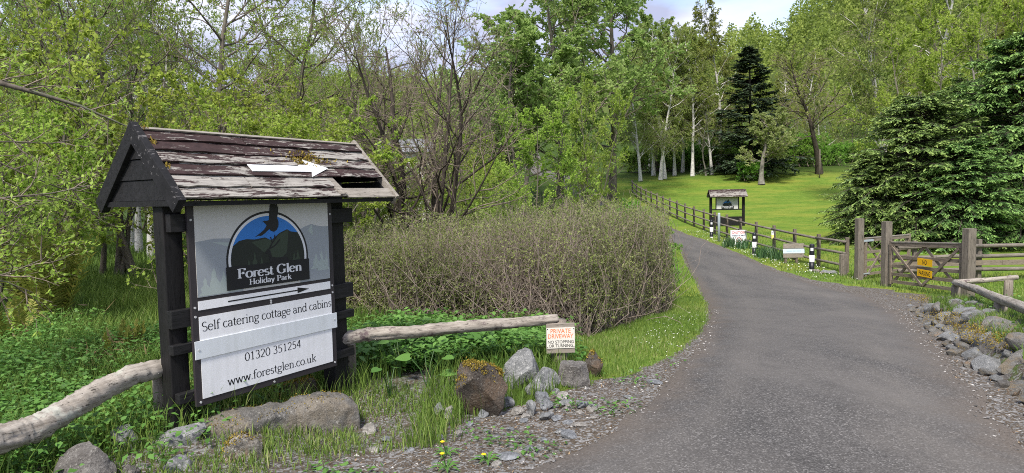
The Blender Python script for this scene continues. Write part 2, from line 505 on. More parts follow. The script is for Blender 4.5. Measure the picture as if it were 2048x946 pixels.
M['rock_grey'] = rockmat('blue grey rock', (0.175, 0.181, 0.181), (0.405, 0.405, 0.399), (0.568, 0.557, 0.524), .56)
M['rock_wall'] = rockmat('mossy wall stone', (0.141, 0.135, 0.123), (0.363, 0.351, 0.327), (0.515, 0.503, 0.468), .62, (.16, .15, .035), 1.05, (.2, .15, .085))
M['slate'] = rockmat('slate', (0.173, 0.182, 0.192), (0.365, 0.376, 0.390), (0.507, 0.507, 0.497), .68)
M['pale_stone'] = rockmat('pale stone', (0.274, 0.254, 0.224), (0.507, 0.477, 0.436), (0.608, 0.588, 0.558), .66)
M['moss'] = leafmat('yellow moss', [(0, (.10, .075, .015)), (.5, (.22, .16, .028)), (1, (.36, .28, .06))], .1, .9, .1, 0)

t = MT('ground cover', .95, .1)
vn = t.coord((1, 1, 1))
n_big = t.noise(.35, 6, .6, vn); n_mid = t.noise(2.2, 7, .65, vn); n_fine = t.noise(26, 6, .7, vn)
lawn = t.ramp(n_mid, [(.3, (.085, .155, .022)), (.52, (.135, .215, .028)), (.75, (.19, .255, .042))])
lawn = t.mix(t.ramp(t.noise(.55, 4, .6, t.coord((.45, 1.2, 1))), [(.46, 0), (.68, .8)]), lawn, (.25, .265, .045))
lawn = t.mix(t.ramp(n_fine, [(.35, .4), (.6, 0)]), lawn, (.045, .085, .012))
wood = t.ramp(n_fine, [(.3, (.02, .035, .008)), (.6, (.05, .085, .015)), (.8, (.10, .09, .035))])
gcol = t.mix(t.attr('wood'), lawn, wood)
v1 = t.voro(75, vn, 'Color'); v2 = t.voro(32, vn, 'Color')
bw = t.n('ShaderNodeSeparateColor'); t.l(v1, bw.inputs[0]); bw2 = t.n('ShaderNodeSeparateColor'); t.l(v2, bw2.inputs[0])
soil = t.ramp(n_fine, [(.25, (.035, .027, .02)), (.55, (.10, .08, .06)), (.8, (.19, .165, .135))])
soil = t.mix(t.ramp(bw.outputs[0], [(.62, 0), (.72, .8)]), soil, t.ramp(bw.outputs[1], [(0, (.08, .085, .09)), (1, (.30, .295, .285))]))
soil = t.mix(t.ramp(bw2.outputs[0], [(.86, 0), (.9, .8)]), soil, (.22, .215, .21))
dn = t.math('ADD', t.attr('dirt'), t.math('MULTIPLY', t.math('SUBTRACT', t.noise(6, 6, .7, vn), .5), .9))
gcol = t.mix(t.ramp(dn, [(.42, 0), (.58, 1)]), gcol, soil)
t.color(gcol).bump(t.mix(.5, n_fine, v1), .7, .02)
M['ground'] = t.m

t = MT('worn asphalt', .88, .25)
vn = t.coord((1, 1, 1))
v1 = t.voro(110, vn, 'Color'); sc_ = t.n('ShaderNodeSeparateColor'); t.l(v1, sc_.inputs[0])
a = t.ramp(sc_.outputs[0], [(0, (.034, .032, .031)), (.6, (.07, .067, .064)), (.9, (.125, .119, .113)), (1, (.22, .21, .20))])
a = t.mix(t.ramp(t.noise(.8, 6, .65, t.coord((1, .35, 1))), [(.40, 0), (.66, .65)]), a, (.13, .12, .11))
a = t.mix(t.ramp(t.noise(3.2, 7, .7, vn), [(.3, .4), (.5, 0)]), a, (.05, .047, .045))
wear = t.ramp(t.attr('across'), [(.12, 0), (.24, .5), (.36, .05), (.58, .1), (.74, .75), (.9, .45)])
wear = t.math('MULTIPLY', wear, t.ramp(t.noise(1.3, 7, .7, t.coord((1, .3, 1))), [(.3, 0), (.65, 1)]))
a = t.mix(wear, a, t.ramp(t.noise(70, 5, .7, vn), [(.3, (.085, .076, .067)), (.7, (.19, .174, .156))]))
edge = t.math('ADD', t.attr('edge'), t.math('MULTIPLY', t.math('SUBTRACT', t.noise(3.0, 8, .75, vn), .5), .9))
grit = t.ramp(t.noise(60, 5, .7, vn), [(.3, (.06, .048, .038)), (.6, (.135, .114, .095)), (.8, (.23, .205, .18))])
a = t.mix(t.ramp(edge, [(.35, 0), (.8, .85)]), a, grit)
t.color(a).bump(t.mix(.5, v1, t.noise(90, 3, .6, vn)), .6, .008)
M['asphalt'] = t.m
t = MT('wooded hillside', .95, .05)
t.color(t.ramp(t.noise(.09, 8, .75), [(.3, (.03, .045, .018)), (.6, (.085, .11, .03)), (.8, (.13, .15, .04))]))
M['hill'] = t.m

SA_, SX_, SY_ = R(33.17), -2.141, 4.2235
# ------------------------------------------------------------------ ground, hills, road
def warp(a, b, n, p):
    u = np.linspace(-1, 1, n); return (a + b) / 2 + (b - a) / 2 * np.sign(u) * np.abs(u) ** p
gx = np.concatenate([np.linspace(-220, -14, 40)[:-1], np.linspace(-14, 14, 281)[:-1], np.linspace(14, 220, 40)])
gy = np.concatenate([np.linspace(-40, 0, 14)[:-1], np.linspace(0, 24, 241)[:-1], np.linspace(24, 70, 93)[:-1], np.linspace(70, 420, 50)])
GX, GY = np.meshgrid(gx, gy)
GZ = gz(GX, GY)
roadm = on_road(GX, GY, -.25)
GZ = np.where(roadm, GZ - .05, GZ)
nyy, nxx = GX.shape
idx = np.arange(nxx * nyy).reshape(nyy, nxx)
Fq = np.stack([idx[:-1, :-1], idx[:-1, 1:], idx[1:, 1:], idx[1:, :-1]], -1).reshape(-1, 4)
Vg = np.stack([GX, GY, GZ], -1).reshape(-1, 3)
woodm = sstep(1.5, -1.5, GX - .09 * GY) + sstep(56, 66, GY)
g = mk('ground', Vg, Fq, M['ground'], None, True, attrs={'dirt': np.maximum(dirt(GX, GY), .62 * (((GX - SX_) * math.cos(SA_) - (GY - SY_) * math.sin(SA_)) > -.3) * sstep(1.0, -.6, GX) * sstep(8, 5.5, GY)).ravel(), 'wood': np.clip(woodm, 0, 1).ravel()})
tag(g, 'grassy ground sloping down the drive and up to the lawn', 'ground', kind='structure')

ys = np.concatenate([np.linspace(-6, 3, 12)[:-1], np.linspace(3, 24, 180)[:-1], np.linspace(24, 70, 90)])
us = np.linspace(0, 1, 33)
jl = np.array([mnoise.noise((0, y * 2.1, 3.1)) for y in ys]) * .10 + np.array([mnoise.noise((5, y * 7, 1)) for y in ys]) * .05
jr = np.array([mnoise.noise((9, y * 2.1, 7.1)) for y in ys]) * .10 + np.array([mnoise.noise((2, y * 7, 4)) for y in ys]) * .05
xl = XL(ys) - .1 + jl; xr = XR(ys) + .1 + jr
RX = xl[:, None] * (1 - us) + xr[:, None] * us
RY = np.repeat(ys[:, None], len(us), 1)
e = np.minimum(us, 1 - us) * (xr - xl)[:, None]
RZ = gz(RX, RY) + .022 - .04 * np.exp(-e / .06) + .03 * (1 - (2 * us - 1) ** 2)[None]
idx = np.arange(RX.size).reshape(RX.shape)
Fq = np.stack([idx[:-1, :-1], idx[:-1, 1:], idx[1:, 1:], idx[1:, :-1]], -1).reshape(-1, 4)
edge = np.exp(-e / np.interp(RY, [3, 6, 14, 25], [.5, .45, .45, .25]))
rd = mk('road', np.stack([RX, RY, RZ], -1).reshape(-1, 3), Fq, M['asphalt'], None, True, attrs={'edge': edge.ravel(), 'across': np.repeat(us[None], len(ys), 0).ravel()})
tag(rd, 'narrow worn grey asphalt drive curving away past the hedge', 'road', kind='structure')

def hillh(az):
    """hill height (as slope above the eye) by azimuth in degrees"""
    return np.interp(az, [-70, -40, -20, -12, -4, 4, 12, 18, 21.5, 24, 28, 34, 45, 70],
                     [.10, .13, .150, .158, .150, .17, .195, .195, .195, .215, .255, .29, .31, .3])
az = np.linspace(-75, 75, 200); rr = np.linspace(90, 420, 40)
AZ, RR = np.meshgrid(az, rr)
HX = RR * np.sin(np.radians(AZ)); HYy = RR * np.cos(np.radians(AZ))
prof = sstep(90, 330, RR)
HZ = -6 + prof * (hillh(AZ) * 330 * (1 + .04 * np.sin(AZ * 1.3) + .03 * np.sin(AZ * 3.7 + 1)) + 8)
idx = np.arange(HX.size).reshape(HX.shape)
Fq = np.stack([idx[:-1, :-1], idx[:-1, 1:], idx[1:, 1:], idx[1:, :-1]], -1).reshape(-1, 4)
h = mk('hill', np.stack([HX, HYy, HZ], -1).reshape(-1, 3), Fq, M['hill'], None, True)
tag(h, 'wooded hillside rising behind the trees', 'hill', kind='structure')
rng = np.random.default_rng(5)
n = 2000
a_ = rng.uniform(-20, 40, n); r_ = rng.uniform(150, 335, n)
k = (a_ > 12) | (a_ < 0); a_ = a_[k]; r_ = r_[k]; n = len(a_)
bx = r_ * np.sin(np.radians(a_)); by = r_ * np.cos(np.radians(a_))
bz = -6 + sstep(90, 330, r_) * (hillh(a_) * 330 * (1 + .04 * np.sin(a_ * 1.3) + .03 * np.sin(a_ * 3.7 + 1)) + 8)
q = 90
hh = rng.uniform(5, 11, n)
u = rng.uniform(0, 1, (n, q)); th = rng.uniform(0, 2 * PI, (n, q)); rad = .38 * hh[:, None] * np.sin(PI * np.clip(u, .06, .97)) ** .8 * rng.uniform(.5, 1, (n, q))
P = np.stack([bx[:, None] + rad * np.cos(th), by[:, None] + rad * np.sin(th), bz[:, None] + hh[:, None] * u], -1).reshape(-1, 3)
def leaves(rng, P, D, Ln, Wd, up=.4, dirw=.5):
    n = len(P)
    A = nrm(D * dirw + rng.normal(0, .5, (n, 3)))
    N = nrm(rng.normal(0, .6, (n, 3)) + np.array([0, 0, up]))
    S = nrm(np.cross(A, N))
    Ln = np.broadcast_to(Ln, (n,))[:, None]; Wd = np.broadcast_to(Wd, (n,))[:, None]
    V = np.stack([P, P + A * Ln * .5 + S * Wd * .5, P + A * Ln, P + A * Ln * .5 - S * Wd * .5], 1).reshape(-1, 3)
    return V, np.arange(n * 4).reshape(n, 4)
V, Fq = leaves(rng, P, rng.normal(0, 1, P.shape), rng.uniform(.6, 1.3, len(P)), rng.uniform(.5, 1.0, len(P)), .7)
rn = np.repeat(np.clip(np.repeat(rng.uniform(.0, .8, n), q) + rng.normal(0, .15, n * q), 0, 1), 4)
o = mk('forest', V, Fq, M['leaf_olive'], None, False, rn)
tag(o, 'far woodland covering the hillside in olive green', 'forest', kind='stuff')

# ------------------------------------------------------------------ tree growing
Z1 = np.array([0, 0, 1.0])
def grow(rng, P0, D0, Ln, k, wig, trop):
    P = [P0]; D = nrm(D0)
    for i in range(k):
        D = nrm(D + rng.normal(0, wig, D.shape) + trop * Z1)
        P.append(P[-1] + D * (Ln / k)[:, None])
    return np.stack(P, 1)
def spawn(rng, P, Rr, mth, t0, t1, ang, ratio, Lp, shape=0.5):
    """mth children per parent; returns start, dir, length, radius"""
    N, k, _ = P.shape
    t = (np.arange(mth)[None] + rng.uniform(0, 1, (N, mth))) / mth * (t1 - t0) + t0
    x = np.clip(t * (k - 1), 0, k - 1.001); i = x.astype(int); f = (x - i)[..., None]
    a = np.take_along_axis(P, i[..., None].repeat(3, -1), 1); b = np.take_along_axis(P, (i + 1)[..., None].repeat(3, -1), 1)
    p = a * (1 - f) + b * f; d = nrm(b - a)
    rr = np.take_along_axis(Rr, i, 1)
    q = nrm(np.cross(d, rng.normal(0, 1, d.shape)))
    an = rng.normal(ang, .18, t.shape)[..., None]
    dd = nrm(d * np.cos(an) + q * np.sin(an))
    ln = Lp[:, None] * ratio * (1 - shape * (t - t0) / (t1 - t0 + 1e-6)) * rng.uniform(.65, 1.2, t.shape)
    return p.reshape(-1, 3), dd.reshape(-1, 3), ln.ravel(), rr.ravel()
def taper(r0, r1, k): return r0[:, None] * np.linspace(1, r1, k + 1)[None]

def tree_meshes(key, seed, H, stems=1, r0=.12, lean=.05, nl=24, l_len=.42, l_t0=.25, l_ang=1.0, l_trop=.05,
                nb=9, b_len=.45, nt=7, t_len=.4, t_trop=0, lpt=5, leaf=(.06, .035), lm='leaf_spring', bm='bark', tm='twig',
                spread=.0, wig=.08, leaf_up=.4, lshape=.55, twig_r=.0035, droop_leaf=0):
    rng = np.random.default_rng(seed)
    P0 = rng.normal(0, .06 * max(1, stems - 1), (stems, 3)) * np.array([1, 1, 0])
    th = np.arange(stems) * 2 * PI / stems + rng.uniform(0, 6)
    D0 = np.stack([np.cos(th) * spread, np.sin(th) * spread, np.ones(stems)], -1) + rng.normal(0, lean, (stems, 3))
    Ln = H * rng.uniform(.8 if stems > 1 else 1, 1, stems)
    T = grow(rng, P0, D0, Ln, 9, wig * .7, .06)
    Rt = r0 * (1 if stems == 1 else .75) * np.linspace(1, .12, 10)[None] * np.ones((stems, 1))
    Rt[:, 0] *= 1.35
    p, d, ln, rr = spawn(rng, T, Rt, nl, l_t0, .98, l_ang, l_len, Ln, lshape)
    r1 = np.minimum(rr * .5, .006 + .012 * ln)
    B1 = grow(rng, p, d, ln, 6, wig * 1.5, l_trop); R1 = taper(r1, .25, 6)
    p, d, ln, rr = spawn(rng, B1, R1, nb, .2, 1, .75, b_len, ln, .45)
    r2 = np.clip(rr * .6, .004, .03)
    B2 = grow(rng, p, d, ln, 4, wig * 1.6, l_trop * .5 + t_trop * .5); R2 = taper(r2, .35, 4)
    p, d, ln, rr = spawn(rng, B2, R2, nt, .15, 1, .65, t_len, ln, .3)
    B3 = grow(rng, p, d, ln, 3, wig * 1.5, t_trop); R3 = np.full((len(p), 4), twig_r) * np.array([1, .9, .7, .4])
    V, F_ = join([tubes(T, Rt, 10), tubes(B1, R1, 6)])
    out = {'trunk': mesh(key + ' trunk', V, F_, M[bm], True)}
    V, F_ = join([tubes(B2, R2, 4), tubes(B3, R3, 3)])
    out['branches'] = mesh(key + ' branches', V, F_, M[tm], True)
    if lpt:
        N = len(B3)
        t = rng.uniform(.1, 1, (N, lpt)) * 3
        i = np.minimum(t.astype(int), 2); f = (t - i)[..., None]
        a = np.take_along_axis(B3, i[..., None].repeat(3, -1), 1); b = np.take_along_axis(B3, (i + 1)[..., None].repeat(3, -1), 1)
        P = (a * (1 - f) + b * f).reshape(-1, 3); D = nrm(b - a).reshape(-1, 3)
        if droop_leaf: D = nrm(D - droop_leaf * Z1)
        s = rng.uniform(.65, 1.25, len(P))
        V, F_ = leaves(rng, P, D, leaf[0] * s, leaf[1] * s, leaf_up, .7)
        cl = .5 + .25 * np.sin(P[:, 0] * 1.9 + P[:, 2] * 1.3) + .25 * np.sin(P[:, 1] * 2.3 - P[:, 2] * 1.7)
        rn = np.clip(.45 * cl + .55 * rng.uniform(0, 1, len(P)), 0, 1)
        out['crown'] = mesh(key + ' crown', V, F_, M[lm], False, np.repeat(rn, 4))
    return out

def conifer_meshes(key, seed, H, rad, nwh, per, dens, lm, nlen=.11, nwid=.035, droop=.06, r0=.16, base=.02, power=.75, bl_up=0.0):
    rng = np.random.default_rng(seed)
    T = grow(rng, np.zeros((1, 3)), np.array([[0, 0, 1.0]]), np.array([H]), 10, .015, .1)
    Rt = r0 * np.linspace(1, .08, 11)[None]
    n = nwh * per
    t = np.clip((np.repeat(np.arange(nwh), per) + rng.uniform(-.4, .4, n)) / nwh * (.985 - base) + base, base, .985)
    x = t * 10; i = np.minimum(x.astype(int), 9); f = (x - i)[:, None]
    p = T[0][i] * (1 - f) + T[0][i + 1] * f
    th = rng.uniform(0, 2 * PI, n)
    ln = rad * (1 - t) ** power * rng.uniform(.6, 1.15, n) + .05
    d = np.stack([np.cos(th), np.sin(th), rng.normal(.12, .12, n) + .5 * t], -1)
    B1 = grow(rng, p, d, ln, 7, .04, -droop)
    B1[:, -1, 2] += .03; R1 = taper(.006 + .012 * ln, .2, 7)
    m = dens
    s = rng.uniform(.12, 1, (n, m)); x = s * 7; i = np.minimum(x.astype(int), 6); f = (x - i)[..., None]
    a = np.take_along_axis(B1, i[..., None].repeat(3, -1), 1); b = np.take_along_axis(B1, (i + 1)[..., None].repeat(3, -1), 1)
    p2 = a * (1 - f) + b * f; dd = nrm(b - a)
    side = nrm(np.cross(dd, Z1)) * rng.choice([-1, 1], (n, m))[..., None]
    d2 = nrm(dd * .8 + side * .75 + rng.normal(0, .12, dd.shape) + bl_up * Z1)
    l2 = ((.16 + .34 * ln[:, None]) * (1.05 - .8 * s) * rng.uniform(.7, 1.2, (n, m)) + .08)
    P2 = p2.reshape(-1, 3); D2 = d2.reshape(-1, 3); L2 = l2.ravel()
    B2 = grow(rng, P2, D2, L2, 3, .06, -.12)
    R2 = np.full((len(P2), 4), .004) * np.array([1, .8, .6, .3])
    k = 11
    tt = (np.arange(k)[None] + rng.uniform(0, 1, (len(P2), k))) / k * 3
    i = np.minimum(tt.astype(int), 2); f = (tt - i)[..., None]
    a = np.take_along_axis(B2, i[..., None].repeat(3, -1), 1); b = np.take_along_axis(B2, (i + 1)[..., None].repeat(3, -1), 1)
    P = a * (1 - f) + b * f; D = nrm(b - a)
    sd_ = nrm(np.cross(D, Z1)) * rng.choice([-1, 1], tt.shape)[..., None]
    A = nrm(D * .8 + sd_ * .6 + rng.normal(0, .15, D.shape) - .25 * Z1).reshape(-1, 3)
    P = P.reshape(-1, 3); N = len(P)
    S = nrm(np.cross(A, nrm(rng.normal(0, .3, (N, 3)) + Z1)))
    le = nlen * rng.uniform(.6, 1.25, N)[:, None]; wi = nwid * rng.uniform(.7, 1.3, N)[:, None]
    V = np.stack([P, P + A * le * .5 + S * wi, P + A * le, P + A * le * .5 - S * wi], 1).reshape(-1, 3)
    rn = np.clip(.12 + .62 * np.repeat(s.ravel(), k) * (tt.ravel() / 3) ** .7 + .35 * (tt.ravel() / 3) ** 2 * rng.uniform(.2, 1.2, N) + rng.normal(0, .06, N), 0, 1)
    V0, F0 = join([tubes(T, Rt, 8), tubes(B1, R1, 5)])
    return {'trunk': mesh(key + ' trunk', V0, F0, M['bark_dark'], True),
            'branches': mesh(key + ' branches', *tubes(B2, R2, 3), M['bark_dark'], True),
            'crown': mesh(key + ' crown', V, np.arange(4 * N).reshape(N, 4), M[lm], False, np.repeat(rn, 4))}

def put(meshes, name, loc, label, group=None, sc=1.0, rz=0.0, cat='tree'):
    e = empty(name, tuple(loc), rz, label, cat, group)
    e.scale = sc if hasattr(sc, '__len__') else (sc, sc, sc)
    for k, me in meshes.items():
        place(k, me, e)
    return e

# ------------------------------------------------------------------ main sign
SA = R(33.17)
SX, SY = -2.141, 4.2235
def sloc(s, nn):   # world xy of a point s along the sign, nn in front of it
    return SX + s * math.sin(SA) + nn * math.cos(SA), SY + s * math.cos(SA) - nn * math.sin(SA)
sg = empty('roofed_sign', (SX, SY, 0), PI / 2 - SA, 'large black-framed holiday park sign under a peeling shingled roof beside the drive', 'sign')
GL = float(gz(*sloc(-.03, -.15))); GR = float(gz(*sloc(1.35, -.15)))
MB().box(-.115, .012, .085, .205, GL - .15, 1.75).build('post', M['black'], sg, .006)
MB().box(1.27, 1.42, .085, .235, GR - .15, 1.75).build('post', M['black'], sg, .006)
for z0, z1, a, b in ((1.41, 1.53, -.10, 1.47), (.775, .895, -.125, 1.45), (.60, .665, -.125, 1.45), (.268, .335, -.10, 1.44)):
    MB().box(a, b, .025, .083, z0, z1).build('batten', M['blackx'], sg, .004)
ZB, ZT, W_ = .227, 1.597, 1.22
MB().box(0, W_, 0, .022, ZB, ZT).build('backing_panel', M['frame'], sg, .002)
def fz(f): return ZT - (ZT - ZB) * f
pic = MB().box(.045, 1.175, -.004, -.0003, fz(.462), fz(.008)).build('picture_panel', M['pic'], sg)
MB().box(.045, 1.175, -.004, -.0003, fz(.525), fz(.481)).build('arrow_panel', M['white'], sg)
MB().box(.045, 1.18, -.004, -.0003, fz(.68), fz(.558)).build('text_panel', M['white'], sg)
MB().box(.045, 1.175, -.004, -.0003, fz(.966), fz(.76)).build('text_panel', M['white'], sg)
MB().box(.004, 1.226, -.011, -.0045, fz(.765), fz(.675)).build('cover_strip', M['whitetape'], sg, .001)
def circ(cx, cz, r, n=48, a0=0, a1=2 * PI):
    return [(cx + r * math.cos(a0 + (a1 - a0) * i / n), cz + r * math.sin(a0 + (a1 - a0) * i / n)) for i in range(n if abs(a1 - a0) > 6.28 else n + 1)]
# --- logo, in panel units: u across 0..1, v down 0..1 of the picture panel
PX0, PX1, PZ0, PZ1 = .045, 1.175, fz(.462), fz(.008)
PH = PZ1 - PZ0
def uv(u, v): return (PX0 + u * (PX1 - PX0), PZ1 - v * PH)
def logo(parent, conv, rad, y0, st, full=True, ctr=(.502, .655)):
    """hills, ring, eagle and name plate; conv maps panel units to local x,z"""
    Y = lambda k: y0 - st * k
    if full:
        MB().poly([conv(*p) for p in [(0, .40), (.12, .375), (.24, .385), (.3, .40), (.30, 1), (0, 1)]], Y(1)).build('printed_hill', M['pic_hill'], parent)
        MB().poly([conv(*p) for p in [(.74, .34), (.8, .30), (.85, .275), (.9, .30), (.95, .315), (1, .315), (1, 1), (.74, 1)]], Y(1)).build('printed_hill', M['pic_hill'], parent)
        MB().poly([conv(*p) for p in [(.10, .41), (.22, .43), (.29, .50), (.2, .47)]], Y(1.5)).build('printed_slope', M['pic_tree'], parent)
        MB().poly([conv(*p) for p in [(.84, .30), (.856, .285), (.862, .42), (.82, .36)]], Y(1.5)).build('printed_slope', M['pic_tree'], parent)
        tr = MB(); rr_ = random.Random(3)
        def spr(u, v, hgt, wd, k):
            pts = [(u, v - hgt)]
            for i in range(1, 6):
                a = i / 5; pts.append((u + wd * a * (1 if i % 2 else .62), v - hgt * (1 - a)))
            pts2 = [(2 * u - p[0] + rr_.uniform(-.006, .006), p[1]) for p in pts[1:]][::-1]
            return [conv(*p) for p in pts + pts2]
        for i, (u, v, hg, wd) in enumerate([(.05, .99, .2, .05), (.11, .99, .3, .06), (.17, .99, .25, .06), (.22, .99, .42, .07), (.88, .85, .2, .05), (.93, .88, .25, .05), (.97, .88, .3, .028)]):
            MB().poly(spr(u, v, hg, wd, i), Y(2) - .00003 * i).build('printed_tree', M['pic_tree'], parent)
    cx, cz = conv(*ctr)
    cut = R(-26)
    def seg(r_): return circ(cx, cz, r_, 48, -math.asin(min(.999, .30 * rad / r_)), PI + math.asin(min(.999, .30 * rad / r_)))
    MB().poly(seg(rad), Y(3)).build('ring', M['ink'], parent)
    MB().poly(seg(rad * .955), Y(4)).build('ring', M['print_white'], parent)
    MB().poly(seg(rad * .90), Y(5)).build('printed_sky', M['sky_print'], parent)
    rad2 = rad * .90
    def ridge(pts, k, mat, nm):
        pl = [(cx + a * rad2, cz + b * rad2) for a, b in pts]
        (xa, za), (xb, zb) = pl[0], pl[-1]
        aa = math.atan2(za - cz, xa - cx); ab = math.atan2(zb - cz, xb - cx)
        if aa < 0: aa += 2 * PI
        if ab > 0: pass
        lo = math.asin(.30 * rad / rad2)
        a1 = circ(cx, cz, rad2 * .999, 14, ab, -lo); a2 = circ(cx, cz, rad2 * .999, 14, PI + lo, aa)
        MB().poly(pl + a1[1:] + a2[:-1], Y(k)).build(nm, mat, parent)
    ridge([(-.935, .355), (-.78, .46), (-.6, .49), (-.38, .47), (-.1, .50), (.06, .42), (.3, .58), (.52, .66), (.62, .60), (.78, .57), (.82, .572)], 6, M['hill_dark'], 'printed_hill')
    MB().poly([(cx + a * rad, cz + b * rad) for a, b in [(-.42, .37), (-.1, .42), (.08, .37), (.28, .5), (.5, .58), (.44, .1), (.3, -.02), (.1, -.02), (-.06, .08)]], Y(7)).build('printed_slope', M['hill_mid'], parent)
    tr = MB()
    for i, (a, b, hg) in enumerate([(-.5, -.28, .3), (-.36, -.28, .45), (-.2, -.28, .33), (.62, -.28, .36), (.72, -.28, .42)]):
        pts = []
        for j in range(7):
            q = j / 6; pts.append((a + .12 * q * (1 if j % 2 else .6), b + hg * (1 - q)))
        pts += [(2 * a - p[0], p[1]) for p in pts[1:]][::-1]
        MB().poly([(cx + p[0] * rad, cz + p[1] * rad) for p in pts], Y(8) - .00003 * i).build('printed_tree', M['hill_mid'], parent)
    stag = [(-.12, .12), (-.05, .2), (.02, .16), (.06, .02), (.2, .0), (.42, 0), (.5, -.08), (.48, -.14), (.5, -.29), (.45, -.29), (.42, -.16), (.2, -.15), (.17, -.29), (.12, -.29), (.1, -.16), (.02, -.16), (-.02, .06)]
    MB().poly([(cx + p[0] * rad, cz + p[1] * rad) for p in stag], Y(9)).build('printed_stag', M['ink'], parent)
    an = MB()
    for (a, b, c, d) in ((-.02, .18, .08, .32), (.08, .32, .04, .45), (.08, .32, .2, .46), (.0, .2, .14, .26), (.14, .26, .27, .38), (.13, .38, .15, .49)):
        nx_, nz_ = -(d - b), c - a; l_ = math.hypot(nx_, nz_); nx_ *= .014 / l_; nz_ *= .014 / l_
        an.poly([(cx + x * rad, cz + z * rad) for x, z in ((a - nx_, b - nz_), (a + nx_, b + nz_), (c + nx_, d + nz_), (c - nx_, d - nz_))], Y(9) - .00003 * len(an.v))
    an.build('printed_antlers', M['ink'], parent)
    eagle = [(-.34, .47), (-.2, .55), (-.1, .62), (-.04, .70), (-.12, .78), (-.145, .765), (-.115, .80), (-.02, .795), (.02, .82), (.035, 1.0), (.05, 1.08), (.06, 1.16), (.085, 1.12), (.10, 1.21), (.125, 1.14), (.15, 1.22), (.165, 1.14), (.195, 1.20), (.20, 1.12), (.235, 1.16), (.235, 1.08), (.265, 1.10), (.255, .98), (.225, .84), (.255, .77), (.25, .67), (.2, .59), (.13, .555), (.06, .575), (.02, .62), (-.06, .56), (-.15, .50), (-.2, .485), (-.24, .495)]
    MB().poly([(cx + p[0] * rad, cz + p[1] * rad) for p in eagle], Y(10)).build('printed_eagle', M['ink'], parent)
logo(sg, uv, .35, -.004, .0004)
PLX0, PLX1, PLZ0, PLZ1 = .257, .966, .982, 1.146
MB().box(PLX0, PLX1, -.0105, -.0088, PLZ0, PLZ1).build('name_plate', M['ink'], sg)

